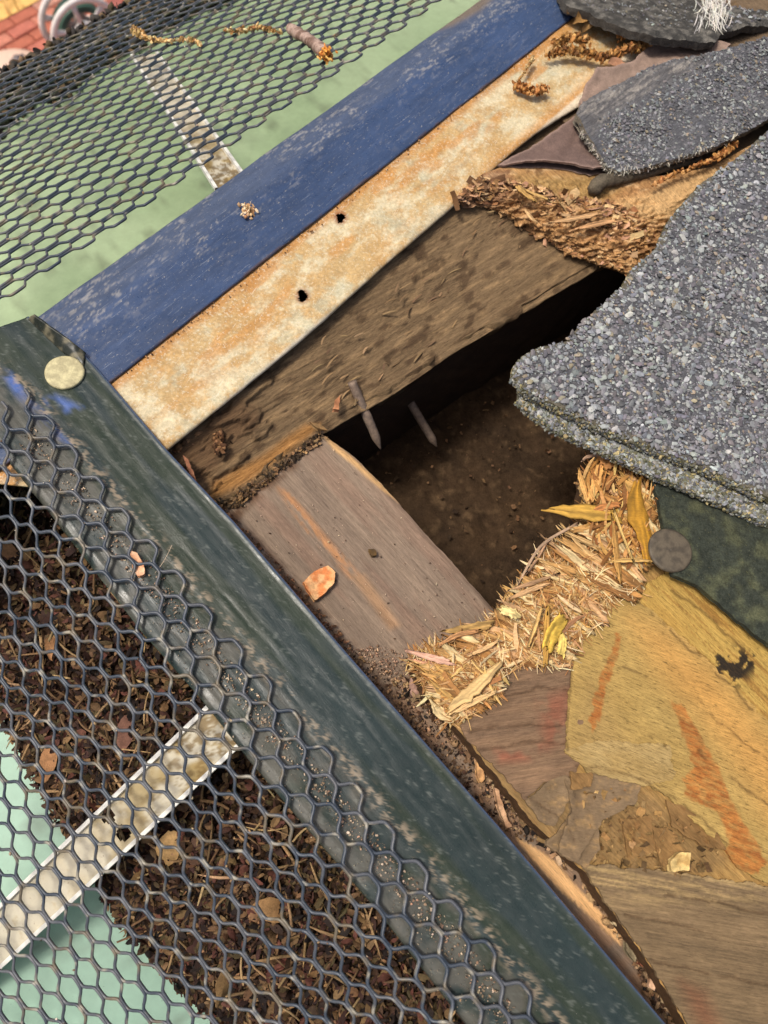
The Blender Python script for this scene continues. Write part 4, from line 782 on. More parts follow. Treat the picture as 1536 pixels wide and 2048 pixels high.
SH = [([(1092, 1018), (1150, 1022), (1240, 1030)], [1, 2, 1], 6.2, (206, 160, 72), (.15, .8, 1, .8)), ([(1275, 960), (1268, 1010), (1290, 1070), (1300, 1130)], [4, 3, 2, 1], 6.5, (190, 138, 46), (.3, 1, .8, .4)), ([(1165, 922), (1172, 912), (1215, 908)], [0, 1, 1], 1.3, (196, 160, 130), (.5, 1, 1, .9)),
      ([(1158, 938), (1165, 970), (1178, 1005)], [0, 1, 0], 2.2, (214, 164, 96), (.2, 1, 1, .8)), ([(1200, 930), (1192, 965), (1182, 1000)], [0, 1, 1], 3.0, (214, 160, 92), (.8, 1, 1, .5)), ([(1240, 1160), (1232, 1100), (1226, 1040)], [1, 2, 2.5], 3.2, (190, 144, 80), (.8, 1, 1, .3)), ([(1228, 1020), (1245, 1070), (1264, 1115)], [3.5, 3.5, 3], .9, (216, 180, 110), (.4, 1, 1, .4)),
      ([(1222, 1123), (1265, 1118), (1300, 1122)], [2.2, 2.4, 2], 1.8, (220, 176, 104), (.6, 1, 1, .5)), ([(1150, 1050), (1085, 1085), (1062, 1120), (1042, 1160)], [-1, -1.5, -2.5, -4], 1.0, (196, 164, 132), (1, 1, .7, .3)), ([(1095, 1080), (1080, 1110), (1055, 1145)], [-2, -3, -4], 1.0, (186, 146, 112), (.8, 1, .8, .2)),
      ([(896, 1418), (945, 1380), (1000, 1325)], [-1, 0, .4], 4.0, (206, 172, 116), (.4, 1, .9, .3)), ([(906, 1426), (950, 1402), (988, 1385)], [-1, -.5, 0], 1.8, (228, 188, 130), (.5, 1, 1, .3)), ([(812, 1302), (850, 1312), (905, 1328)], [-4, -3, -2], 1.8, (210, 164, 138), (.2, .8, 1, .8)), ([(820, 1318), (870, 1330), (930, 1334)], [-5, -4, -3], 2.4, (204, 152, 118), (.2, .8, 1, .8)),
      ([(1000, 1218), (1030, 1228), (1036, 1236)], [0, .5, .5], 3.0, (234, 208, 140), (.7, 1, 1, .8)), ([(1095, 1300), (1108, 1262), (1130, 1235)], [1, 1.4, 1], 4.5, (224, 184, 78), (.8, 1, 1, .9)), ([(1058, 1292), (1072, 1255), (1085, 1215)], [1, 1.5, 1.5], 1.0, (220, 178, 110), (.3, 1, 1, .3)), ([(1090, 1330), (1092, 1270), (1095, 1212)], [0, 1.2, 1.8], 1.6, (190, 146, 72), (.6, 1, 1, .5)),
      ([(940, 1310), (975, 1295), (998, 1280)], [-.6, -.2, 0], 1.2, (226, 184, 128), (.4, 1, 1, .4)), ([(892, 1262), (940, 1258), (985, 1248)], [-3, -2.4, -2.4], 3.0, (196, 156, 92), (.3, .8, 1, .7)), ([(880, 1290), (915, 1268), (955, 1262)], [-3, -2, -2], 1.8, (214, 158, 104), (.3, 1, 1, .6)), ([(1020, 1198), (1060, 1180), (1095, 1168)], [-3, -2.5, -2], 1.4, (206, 164, 116), (.2, 1, 1, .6)), ([(1016, 1182), (1060, 1168), (1110, 1150)], [-4, -3, -2], 1.3, (190, 150, 110), (.2, 1, 1, .6)),
      ([(1120, 1310), (1126, 1290), (1124, 1268)], [.4, .8, .6], 2.6, (232, 202, 110), (.9, 1, 1, .5)), ([(1186, 1020), (1210, 1012), (1240, 1008)], [1.5, 2, 2], 2.4, (196, 130, 74), (.5, 1, 1, .8)), ([(1204, 905), (1215, 918), (1222, 935)], [1, 1.5, 1.5], 5, (176, 122, 70), (.8, 1, 1, .8))]
INN = resample(np.array([(905, 1452), (1000, 1385), (1015, 1345), (1060, 1330), (1140, 1330), (1160, 1290), (1195, 1255), (1230, 1215), (1285, 1190), (1285, 1150), (1310, 1110), (1322, 1060), (1310, 985)], float), 200)
TIP = resample(np.array([(868, 1412), (850, 1385), (820, 1318), (855, 1290), (930, 1262), (992, 1230), (1012, 1190), (1050, 1150), (1090, 1096), (1150, 1052), (1165, 1000), (1172, 940), (1205, 906)], float), 200)
for k in range(170):                                # strands still rooted in the sheet, lifting towards the hole
    u = RNG.uniform(0, 1); a_, b_ = INN[int(np.clip(u + RNG.normal(0, .03), 0, 1) * 199)], TIP[int(np.clip(u + RNG.normal(0, .06), 0, 1) * 199)]; f0 = RNG.uniform(-.05, .5); f1 = min(f0 + RNG.uniform(.3, .8), RNG.uniform(.9, 1.14))
    p0, p1 = a_ + (b_ - a_) * f0, a_ + (b_ - a_) * f1; nl = np.array([-(p1 - p0)[1], (p1 - p0)[0]]) * RNG.normal(0, .06); pm = (p0 + p1) / 2 + nl; zr = -2.2 - 2.6 * np.clip(np.array([f0, (f0 + f1) / 2, f1]), 0, 1) + np.array([0, .5, RNG.uniform(-.3, 1.6)]) + 2.4 * sstep(.5, .9, u)
    c_ = [(206, 168, 112), (190, 146, 88), (170, 122, 68), (218, 192, 140), (148, 104, 58), (200, 158, 112), (204, 160, 92)][RNG.integers(0, 7)]
    shard([p0, pm, p1], zr, RNG.uniform(1.2, 4.2), .4, c_, par=ply, taper=(.8, 1, .9, RNG.uniform(.15, .7)), roll=RNG.normal(0, .35))
for p_, z_, w_, c_, t_ in SH: shard(p_, z_, w_, .5, c_, par=ply, taper=t_, roll=RNG.normal(0, .3))

# ================================================================== roofing felt, shingles
m_moss = mat('mossy_underlay', None, .92, .15, noise=[(2.5, 2.5, 0, .6, 1.4), (.6, .6, 0, .6, 1.5)], bump=[(1.2, 1.2, 0, .4)], specks=[(1.5, .4, ED, .64, .05, S(104, 100, 62), .6), (.5, .5, 0, .66, .03, S(116, 118, 92), .6)])
felt = thing('mossy_felt', at(1420, 1100, .002), 'dark mossy roofing felt under the big shingle corner', 'roofing felt')
addsheet('felt', felt, m_moss, [(1240, 880), (1290, 930), (1318, 1000), (1330, 1080), (1345, 1150), (1395, 1172), (1440, 1208), (1500, 1260), (1560, 1308), (1800, 1400), (1800, 900), (1500, 820), (1300, 800)], 2.2, .9, 1.6, seed=31, jag=(.5, 3),
         top=lambda px, py, x, y, d: (fbm(x / 12, y / 12, 4, 131) - .5) * 2 + (fbm(x / 1.5, y / 1.5, 3, 132) - .5) * .5, col=lambda px, py, x, y, d: mix(g3(px, 50, 54, 46), g3(px, 76, 78, 58), sstep(.45, .75, fbm(x / 5, y / 5, 5, 133))))
disc_nail(1340, 1101, 42, 3.2, ((92, 82, 66), (70, 62, 50)), 'dull brown round nail head on the mossy felt', (.02, .04))
m_asph = mat('asphalt', None, .9, .2, noise=[(1.2, 1.2, 0, .6, 1.4), (.4, .4, 0, .6, 1.5)], bump=[(.7, .7, 0, .35)])
m_gran = mat('granule', None, .75, .35, noise=[(.8, .8, 0, .75, 1.2)])
GP = [(168, 174, 178), (96, 98, 104), (156, 162, 168), (136, 140, 150), (120, 123, 133), (150, 156, 162), (108, 110, 119), (130, 129, 138), (146, 153, 157), (178, 184, 186), (112, 112, 120), (124, 121, 127), (156, 147, 132), (116, 120, 132), (140, 145, 153)]
GP = [(int(r * .93), int(g * .91), int(b * .87)) for r, g, b in GP]
def granules(name, par, poly, zf, n, smin, smax, pal=GP, dens=None, dark=1.0, seed=0, lift=.15):
    p = pts_in(poly, n)
    if dens is not None: p = p[RNG.random(len(p)) < dens(p[:, 0], p[:, 1])]
    P = zf(p); s = smin + (smax - smin) * RNG.random(len(p)) ** 2.0; P[:, 2] += s * .001 * lift
    V, F, C = scatter(ROCKS, P, rotm(len(p), .28), s * .001, palette(pal, len(p), .16) * dark); return tag(add_mesh(name, V, F, m_gran, C, par, smooth=False), kind='stuff')
def planez(z0, tilt, ref):
    c0 = at(*ref, z0 * .001); nn = np.array([-tilt[0], -tilt[1], 1.0])
    def f(p): r = ray(p[:, 0], p[:, 1]); t = ((c0 - CAMP) @ nn) / (r @ nn); return CAMP + r * t[:, None]
    return f
# big front shingle, two laminated layers
front = thing('asphalt_shingle', at(1400, 700, .012), 'big grey asphalt shingle corner with thick edge overhanging the hole', 'shingle')
T1 = [(1030, 752), (1034, 728), (1060, 704), (1092, 690), (1130, 682), (1155, 655), (1200, 612), (1246, 570), (1262, 540), (1310, 498), (1345, 430), (1400, 368), (1470, 318), (1560, 240), (1800, 60), (1860, 1120), (1536, 992), (1400, 930), (1260, 874), (1190, 846), (1100, 802), (1052, 778)]
TL = (-.03, .02); RF = (1300, 750)
z1 = planez(13, TL, RF); 
bend1 = lambda x, y, d: -.45 * sstep(3, 0, d)
asphcol = lambda px, py, x, y, d: mix(mix(g3(px, 64, 64, 68), g3(px, 96, 96, 98), fbm(x / 2, y / 2, 4, 141)), g3(px, 108, 98, 66), sstep(3, .3, d) * .5)
addsheet('top_layer', front, m_asph, T1, 13, .8, 3.2, seed=33, jag=(.6, 2.5), tilt=TL, ref=RF, top=lambda px, py, x, y, d: bend1(x, y, d) + (fbm(x / 10, y / 10, 3, 142) - .5) * 1.0 + (fbm(x / 1.2, y / 1.2, 3, 143) - .5) * .5, col=asphcol, sidecol=S(100, 94, 70), sub=4)
T2 = [(1038, 800), (1044, 772), (1100, 740), (1300, 700), (1860, 800), (1900, 1190), (1536, 1046), (1400, 986), (1290, 940), (1210, 903), (1130, 866), (1068, 830)]
addsheet('bottom_layer', front, m_asph, T2, 7.5, .9, 3.2, seed=34, jag=(.6, 2.5), tilt=TL, ref=RF, top=lambda px, py, x, y, d: (fbm(x / 10, y / 10, 3, 144) - .5) * 1.2, col=lambda px, py, x, y, d: mix(g3(px, 88, 88, 80), g3(px, 118, 116, 100), fbm(x / 2, y / 2, 4, 145)), sidecol=S(104, 100, 82), sub=4)
def zshin(zf, outl, drop=.45, w=16):
    o = list(outl) + [outl[0]]
    def f(p): P = zf(p); d = dline(p[:, 0], p[:, 1], o); P[:, 2] -= drop * .001 * sstep(w, 0, d); return P
    return f
granules('granules', front, T1, zshin(z1, T1), 20000, .7, 1.7, lift=.12); granules('granules', front, T1, zshin(z1, T1), 4200, 1.5, 3.1, lift=.18)
# granules stuck on the broken edges
def edge_granules(par, line, z0, z1_, n, smin, smax, pal, out=.0):
    L_ = resample(np.array(line, float), 400); i = RNG.integers(0, 400, n); p = L_[i] + RNG.normal(0, 1.5, (n, 2)); z = RNG.uniform(z0, z1_, n)
    r = ray(p[:, 0], p[:, 1]); P = z1(p); P[:, 2] += (z - 13) * .001 - .0006; s = RNG.uniform(smin, smax, n)
    V, F, C = scatter(LUMPS, P, rotm(n, 1.5), s * .001, palette(pal, n, .16)); return tag(add_mesh('edge_granules', V, F, m_gran, C, par, smooth=False), kind='stuff')
EP = [(120, 120, 110), (96, 94, 74), (150, 150, 140), (84, 82, 62), (160, 146, 104), (110, 112, 112)]
edge_granules(front, [(1536, 992), (1400, 930), (1260, 874), (1190, 846), (1100, 802), (1052, 778), (1030, 752), (1034, 728), (1060, 704), (1092, 690)], 9.6, 12.6, 1900, .8, 1.9, EP)
L2 = np.array([(1536, 1046), (1400, 986), (1290, 940), (1210, 903), (1130, 866), (1068, 830), (1038, 800)], float)
z2 = planez(7.5, TL, RF); L_ = resample(L2, 600); n = 2200; p = L_[RNG.integers(0, 600, n)] + np.stack([RNG.normal(2, 3, n), RNG.uniform(-34, 2, n)], -1); P = z2(p); P[:, 2] += RNG.uniform(-.4, .3, n) * .001
V, F, C = scatter(ROCKS, P, rotm(n, .5), RNG.uniform(1.0, 2.4, n) * .001, palette(EP + GP[:4], n, .16)); tag(add_mesh('granules', V, F, m_gran, C, front, smooth=False), kind='stuff')
P = z2(L_[RNG.integers(0, 600, 1500)] + RNG.normal(0, 1.5, (1500, 2))); P[:, 2] -= RNG.uniform(0, 3.0, 1500) * .001
V, F, C = scatter(LUMPS, P, rotm(1500, 1.5), RNG.uniform(.9, 1.8, 1500) * .001, palette(EP, 1500, .16)); tag(add_mesh('edge_granules', V, F, m_gran, C, front, smooth=False), kind='stuff')
# torn middle shingle
mid = thing('asphalt_shingle', at(1350, 230, .01), 'torn grey shingle with frayed end between the dark hole and the top shingle', 'shingle')
T3 = [(1150, 232), (1162, 212), (1200, 185), (1250, 160), (1300, 132), (1345, 118), (1440, 100), (1560, 64), (1850, 20), (1900, 180), (1560, 226), (1490, 262), (1430, 292), (1370, 312), (1285, 335), (1238, 343), (1212, 330), (1194, 302), (1174, 272)]
TL3 = (.03, .05); RF3 = (1300, 230); z3 = planez(6, TL3, RF3)
bare = [(1150, 232), (1162, 212), (1250, 160), (1345, 118), (1400, 108), (1420, 130), (1330, 170), (1260, 205), (1215, 235), (1185, 270)]
a_f = iang(1200, 230, 1340, 130)
m_bare = mat('worn_asphalt', None, .9, .2, noise=[(5, .5, a_f, .55, 1.4), (.5, .4, 0, .7, 1.3)], bump=[(5, .5, a_f, .5), (.6, .6, 0, .3)])
addsheet('layer', mid, m_bare, T3, 6, .8, 2.6, seed=35, jag=(.9, 2), tilt=TL3, ref=RF3, top=lambda px, py, x, y, d: 1.2 * sstep(1230, 1160, px) - .3 * sstep(3, 0, d) * sstep(1200, 1300, px) + (fbm(x / 8, y / 8, 3, 151) - .5) * 1.4 + soft(px, py, bare, 15) * (ridge(along(x, y, a_f)[0] / 9, along(x, y, a_f)[1] / 1.1, 3, 152) - .6) * 1.2,
         col=lambda px, py, x, y, d: mix(mix(g3(px, 70, 70, 74), g3(px, 104, 104, 106), fbm(x / 2, y / 2, 4, 153)), mix(g3(px, 96, 94, 94), g3(px, 146, 140, 132), sstep(.45, .7, fbm(along(x, y, a_f)[0] / 6, along(x, y, a_f)[1] / .7, 4, 154))), soft(px, py, bare, 15)), sidecol=S(120, 112, 98), sub=3)
gd3 = lambda x, y: np.clip(1 - soft(x, y, bare, 18) * 1.0, .03, 1)
granules('granules', mid, T3, zshin(z3, T3, .3, 12), 9000, .5, 1.2, dens=gd3, dark=.85); granules('granules', mid, T3, zshin(z3, T3, .3, 12), 2600, 1.1, 2.1, dens=gd3, lift=.2, dark=.85)
n = 420; L_ = resample(np.array([(1166, 262), (1194, 302), (1212, 330), (1238, 343), (1285, 335), (1370, 312), (1480, 268)], float), 300); i = (RNG.random(n) ** 1.8 * 299).astype(int); p = L_[i] + RNG.normal(0, 2, (n, 2))
P = z3(p); P[:, 2] -= RNG.uniform(0, 2.4, n) * .001; ang = RNG.normal(math.radians(115), .45, n); Q = z3(p + 8 * np.stack([np.cos(ang), np.sin(ang)], -1)); d3 = Q - P; d3 /= np.linalg.norm(d3, axis=1, keepdims=True); d3[:, 2] += RNG.normal(-.1, .3, n)
V, F, C = sliver_mesh(P, dirs_to_R(d3), RNG.uniform(1.5, 4.5, n), RNG.uniform(.16, .4, n), RNG.uniform(.12, .3, n), palette([(190, 182, 166), (150, 144, 134), (110, 106, 100), (206, 198, 176)], n)); tag(add_mesh('frayed_fibres', V, F, m_spl, C, mid, smooth=False), kind='stuff')
# shingle at the top edge of the picture
top = thing('asphalt_shingle', at(1350, 20, .012), 'dark topmost shingle with frayed white fibres at the top edge', 'shingle')
T4 = [(1118, -20), (1135, 8), (1185, 26), (1240, 48), (1305, 70), (1370, 76), (1432, 80), (1446, 62), (1480, 52), (1560, 46), (1850, 10), (1850, -260), (1118, -260)]
TL4 = (-.02, -.30); RF4 = (1300, 40); z4 = planez(7, TL4, RF4)
addsheet('layer', top, m_bare, T4, 7, .9, 3.4, seed=36, jag=(.8, 3), tilt=TL4, ref=RF4, top=lambda px, py, x, y, d: -.8 * sstep(3, 0, d) + (fbm(x / 8, y / 8, 3, 161) - .5) * 2.4 + (fbm(x / 1.6, y / 1.6, 4, 162) - .5) * 1.4,
         col=lambda px, py, x, y, d: mix(g3(px, 66, 64, 60), g3(px, 112, 108, 100), sstep(.4, .75, fbm(x / 3, y / 3, 5, 163))), sidecol=S(84, 80, 74), sub=3)
granules('granules', top, [(1455, 60), (1480, 48), (1560, 42), (1850, 6), (1850, -200), (1440, -200), (1436, 0)], z4, 3200, 1.0, 2.2); granules('granules', top, [(1160, 8), (1300, 50), (1430, 60), (1440, -120), (1160, -120)], z4, 900, .7, 1.5, dark=.8)
n = 150; p = np.stack([RNG.normal(1425, 14, n), RNG.uniform(2, 62, n)], -1); ang = RNG.normal(math.radians(80), .5, n); P = z4(p); P[:, 2] += RNG.uniform(.2, 2.5, n) * .001; Q = z4(p + 8 * np.stack([np.cos(ang), np.sin(ang)], -1)); d3 = Q - P; d3[:, 2] = RNG.normal(0, .3, n) * .001; d3 /= np.linalg.norm(d3, axis=1, keepdims=True)
V, F, C = sliver_mesh(P, dirs_to_R(d3), RNG.uniform(4, 13, n), RNG.uniform(.18, .34, n), RNG.uniform(.15, .3, n), palette([(214, 210, 200), (180, 176, 168), (226, 220, 206)], n)); tag(add_mesh('frayed_fibres', V, F, m_spl, C, top, smooth=False), kind='stuff')
# deck and brown felt under them
m_felt = mat('brown_felt', None, .92, .15, noise=[(2.5, 2, EB, .78, 1.15), (.5, .5, 0, .8, 1.2)], bump=[(.6, .6, 0, .16), (6, 3, EB, .2)])
fcol = lambda a, b, sd_: (lambda px, py, x, y, d: mix(mix(g3(px, *a), g3(px, *b), fbm(x / 7, y / 7, 4, sd_)), g3(px, 176, 148, 132), sstep(1.2, .1, d) * .45))
fe1 = thing('torn_felt', at(1110, 290, .001), 'torn brown felt paper corner hanging over the rotten wood beside the rusty strip', 'roofing felt')
addsheet('paper', fe1, m_felt, [(998, 328), (1040, 308), (1100, 268), (1148, 232), (1240, 200), (1300, 260), (1280, 345), (1195, 344), (1180, 346), (1140, 337), (1085, 331), (1030, 331)], 0, .7, .9, seed=41, jag=(.6, 2.5), top=lambda px, py, x, y, d: 2.6 * sstep(295, 335, py) * sstep(1000, 1060, px) + (fbm(x / 8, y / 8, 3, 171) - .5) * 1.2 - .8 * np.exp(-(dline(px, py, [(1125, 320), (1150, 285), (1165, 240)]) / 9) ** 2), col=fcol((120, 98, 88), (96, 80, 74), 172))
fe2 = thing('torn_felt', at(1200, 170, .003), 'grey brown felt paper between the torn shingle and the rusty strip top', 'roofing felt')
addsheet('paper', fe2, m_felt, [(1158, 210), (1172, 170), (1192, 140), (1225, 138), (1262, 128), (1300, 92), (1380, 80), (1460, 90), (1420, 140), (1300, 200), (1200, 240)], 2.4, .7, 1.0, seed=42, jag=(.7, 2.5), top=lambda px, py, x, y, d: (fbm(x / 8, y / 8, 3, 173) - .5) * 1.6 + 1.0 * sstep(4, 0, d), col=fcol((158, 134, 118), (124, 106, 94), 174))
deck = thing('deck_board', at(1300, 100, -.006), 'shadowed grey deck board under the topmost shingle', 'board')
addsheet('board', deck, m_plank, [(1000, 150), (1100, 20), (1200, -250), (1900, -300), (1900, 250), (1560, 330), (1450, 360), (1300, 300), (1150, 260)], -5.5, 1.2, 8, seed=43, jag=(.6, 3), top=lambda px, py, x, y, d: (fbm(x / 9, y / 3, 3, 175) - .5) * 1.2, col=lambda px, py, x, y, d: mix(g3(px, 126, 106, 82), g3(px, 92, 76, 58), fbm(x / 9, y / 4, 4, 176)), sidecol=S(104, 82, 60))
wide = thing('roof_deck', at(1900, 1500, -.013), 'brown roof deck carrying on past the right end of the torn plywood', 'roof deck')
addsheet('board', wide, m_grey, [(1640, -300), (2400, -500), (3300, 600), (3300, 3000), (1700, 3000), (1420, 2330), (1420, 2190), (1640, 2150)], -13.2, 3.0, 10, seed=44, jag=(.5, 4), sub=1, top=lambda px, py, x, y, d: (fbm(x / 9, y / 9, 3, 177) - .5) * 1.2, col=lambda px, py, x, y, d: mix(g3(px, 136, 112, 82), g3(px, 104, 86, 62), fbm(along(x, y, a_g)[0] / 30, along(x, y, a_g)[1] / 4, 4, 178)))
# rotten broken sheathing at the upper edge of the hole
rotten = thing('rotten_sheathing', at(1150, 420, -.006), 'crumbling rotten sheathing edge with brown wood flakes above the dark hole', 'plywood')
top_l = [(905, 402), (935, 372), (965, 348), (1005, 333), (1100, 336), (1190, 340), (1240, 352), (1320, 352), (1420, 335), (1520, 280)]
mid1 = [(912, 410), (950, 392), (1000, 386), (1085, 402), (1170, 420), (1250, 436), (1330, 420), (1420, 362), (1520, 320)]
mid2 = [(918, 416), (960, 416), (1020, 430), (1090, 456), (1170, 482), (1250, 500), (1320, 480), (1410, 400), (1520, 350)]
low_l = [(922, 420), (968, 428), (1015, 448), (1085, 482), (1145, 514), (1205, 536), (1262, 552), (1310, 535), (1360, 450), (1460, 400)]
und = [(930, 415), (1000, 420), (1090, 450), (1150, 480), (1210, 500), (1265, 515), (1320, 500), (1370, 430), (1460, 390)]
P = loft([row(top_l, -1.5), row(mid1, -3), row(mid2, -7), row(low_l, -13), row(und, -17)], 420, 150, lambda px, py, x, y, U, V: ((ridge(px / 24 + .7 * fbm(px / 40, py / 40, 2, 5), py / 12, 4, 181) - .6) * 4.6 + (fbm(px / 9, py / 5, 4, 182) - .5) * 3.4) * sstep(0, .25, V) * (1 - .75 * sstep(1250, 1340, px) * sstep(460, 420, py)), vpos=[0, .3, .6, .88, 1])
if grid_normals(P)[..., 2].mean() < 0: P = P[:, ::-1]
def c_rotten(px, py, x, y):
    C = mix(g3(px, 196, 152, 100), g3(px, 156, 114, 72), fbm(px / 26, py / 12, 5, 183)); C = mix(C, g3(px, 214, 176, 128), sstep(.52, .7, fbm(px / 18, py / 8, 4, 184)) * .7); C = mix(C, g3(px, 112, 78, 50), sstep(.56, .72, fbm(px / 20, py / 10, 5, 185)) * .8)
    C = mix(C, g3(px, 132, 98, 76), soft(px, py, [(900, 400), (960, 345), (1010, 340), (1030, 380), (990, 420), (930, 425)], 20) * .75)
    C = mix(C, g3(px, 206, 168, 116), soft(px, py, [(1225, 405), (1300, 385), (1430, 335), (1500, 300), (1400, 400), (1330, 440), (1290, 440)], 12) * .85); return mix(C, g3(px, 156, 130, 76), soft(px, py, [(1030, 350), (1200, 350), (1240, 380), (1190, 410), (1080, 395)], 16) * .6)
addgrid('core', rotten, m_core, P, c_rotten)
RP = [(906, 404), (960, 352), (1030, 362), (1120, 388), (1230, 404), (1300, 446), (1330, 470), (1300, 545), (1255, 546), (1145, 510), (1085, 480), (1010, 445), (960, 426)]
def rzs(p):                                         # height on the broken face
    v = np.clip((p[:, 1] - np.interp(p[:, 0], [905, 1005, 1190, 1320], [402, 333, 340, 352])) / (np.interp(p[:, 0], [920, 1015, 1145, 1262, 1340], [422, 448, 514, 552, 500]) - np.interp(p[:, 0], [905, 1005, 1190, 1320], [402, 333, 340, 352])), 0, 1); return np.interp(v, [0, .3, .6, .9, 1], [-1.5, -3, -7, -13, -14])
RPAL = [(190, 150, 104), (172, 130, 86), (206, 172, 126), (140, 100, 64), (182, 140, 108), (108, 76, 50)]
def rflakes(n, lo, hi): p = pts_in(RP, n); P = at(p[:, 0], p[:, 1], (rzs(p) + RNG.uniform(0, 1.8, n)) * .001); R_ = eul(RNG.normal(.2, .5, n), RNG.normal(0, .5, n), iang(1000, 430, 1200, 470) + RNG.normal(0, .7, n)); return P, R_, np.stack([RNG.uniform(lo, hi, n), RNG.uniform(lo, hi, n) * .62, RNG.uniform(lo, hi, n) * .7], -1) * .001, palette(RPAL, n, .15)
P_, R_, s_, c_ = rflakes(1500, 1.0, 4); V, F, C = scatter(CHIPS, P_, R_, s_, c_); tag(add_mesh('wood_crumbs', V, F, m_spl, C, rotten), kind='stuff')
P_, R_, s_, c_ = rflakes(110, 4, 9)
for i in range(110): V, F, C = scatter(CHIPS, P_[i:i + 1], R_[i:i + 1], s_[i:i + 1], c_[i:i + 1]); add_mesh('wood_flake', V, F, m_spl, C, rotten)
for p_, z_, w_, c_, t_ in [([(1036, 372), (1060, 392), (1072, 402)], [2, 1, .5], 3, (190, 150, 88), (.8, 1, .9, .3)), ([(1052, 380), (1075, 390), (1096, 399)], [2.4, 1.5, 1], 1.6, (206, 166, 102), (.6, 1, .9, .2)), ([(1150, 458), (1200, 445), (1240, 440)], [-3, -2, -2], 2.4, (206, 158, 110), (.3, 1, 1, .4)), ([(1100, 445), (1150, 436), (1210, 424)], [-2, -1, -1], 2.2, (214, 170, 120), (.3, 1, 1, .4)), ([(1050, 420), (1065, 438), (1075, 445)], [-2, -2, -3], 1.5, (222, 180, 126), (.5, 1, 1, .3))]: shard(p_, z_, w_, .5, c_, par=rotten, taper=t_)
stub = thing('felt_roll', at(1200, 375, .002), 'rounded grey fuzzy felt fold under the torn shingle', 'roofing felt')
q = row([(1188, 385), (1194, 366), (1230, 358), (1300, 345), (1400, 318)], [-.5, .6, 0, -1, -2]); V, F = tube(smoothline(q, 40), np.r_[.0018, np.linspace(.0030, .0012, 39)], 14); V = V + (fbm(V[:, 0] * 700, V[:, 1] * 700, 3, 7)[:, None] - .5) * .0012
add_mesh('fold', V, F, m_moss, mix(g3(V[:, 0], 104, 94, 78), g3(V[:, 0], 72, 64, 54), fbm(V[:, 0] * 300, V[:, 1] * 300, 3, 8)), stub)

# ================================================================== litter and debris
m_leaf = mat('dead_leaf', None, .8, .3, noise=[(3, 3, 0, .6, 1.3), (.6, .6, 0, .75, 1.2)], bump=[(1.5, 1.5, 0, .15)])
m_crumb = mat('crumb', None, .9, .15, noise=[(.9, .9, 0, .6, 1.3)], bump=[(.6, .6, 0, .15)])
def off_D(P): return ((P - D0) @ oD) * 1e3
def off_B(P): return ((P - B0) @ oB) * 1e3
# leaf litter in the lower gutter: a mound under the strip, thinning out to the bare floor
LIT = [(60, 940), (-300, 560), (-320, 1000), (-60, 1350), (0, 1448), (62, 1560), (130, 1680), (240, 1860), (330, 1950), (430, 2060), (520, 2190), (700, 2420), (1250, 2420), (1060, 2190), (760, 1800), (520, 1510), (400, 1380), (280, 1240)]
bo = lambda X, Y: np.clip(dline(X, Y, [(-60, 1350), (0, 1448), (62, 1560), (130, 1680), (240, 1860), (330, 1950), (430, 2060), (520, 2190)]), 0, 400)
def lit_z(X, Y): return -76 + 22 * sstep(0, 120, bo(X, Y)) + 14 * sstep(80, 260, bo(X, Y)) + 6 * (fbm(X / 60, Y / 60, 3, 201) - .5)
gx, gy = np.meshgrid(np.linspace(-330, 1260, 160), np.linspace(560, 2430, 190)); ok = inpoly(gx, gy, LIT)
P = at(gx, gy, lit_z(gx, gy) * .001); F = gfaces(190, 160); F = F[ok.ravel()[F].all(1)]; C = mix(g3(gx, 70, 52, 38), g3(gx, 44, 32, 26), fbm(gx / 14, gy / 14, 4, 202)).reshape(-1, 3)
lb = add_mesh('leaf_mould', P.reshape(-1, 3), F[:, ::-1], m_dirt, C, base=at(300, 1600, -.05)); tag(lb, kind='stuff')
LP = [(112, 84, 58), (84, 60, 44), (60, 42, 34), (134, 104, 70), (40, 30, 26), (104, 64, 52), (76, 50, 42), (134, 104, 72), (48, 36, 30), (98, 82, 54)]
def litter(n, lo, hi, lift, pal):
    p = pts_in(LIT, n); P = at(p[:, 0], p[:, 1], (lit_z(p[:, 0], p[:, 1]) + RNG.uniform(-1, lift, n)) * .001); s = RNG.uniform(lo, hi, n); return scatter(LEAFS, P, rotm(n, .55), np.stack([s, s * RNG.uniform(.5, 1, n), s], -1) * .001, palette(pal, n, .14) * .82)
V, F, C = litter(13000, 1.8, 5, 4, LP); tag(add_mesh('leaf_litter', V, F, m_leaf, C, base=at(300, 1600, -.05)), kind='stuff')
V, F, C = litter(5000, .8, 2.2, 5, LP + [(170, 136, 96), (160, 120, 84)]); tag(add_mesh('leaf_litter', V, F, m_leaf, C, base=at(300, 1600, -.05)), kind='stuff')
V, F, C = sliver_mesh(*(lambda n: (lambda p: (at(p[:, 0], p[:, 1], (lit_z(p[:, 0], p[:, 1]) + 4) * .001), rotm(n, .4), RNG.uniform(6, 18, n), RNG.uniform(.4, .9, n), RNG.uniform(.4, .8, n), palette([(150, 120, 84), (110, 84, 58), (176, 146, 104)], n)))(pts_in(LIT, n)))(260)); tag(add_mesh('leaf_stalks', V, F, m_leaf, C, base=at(300, 1600, -.05)), kind='stuff')
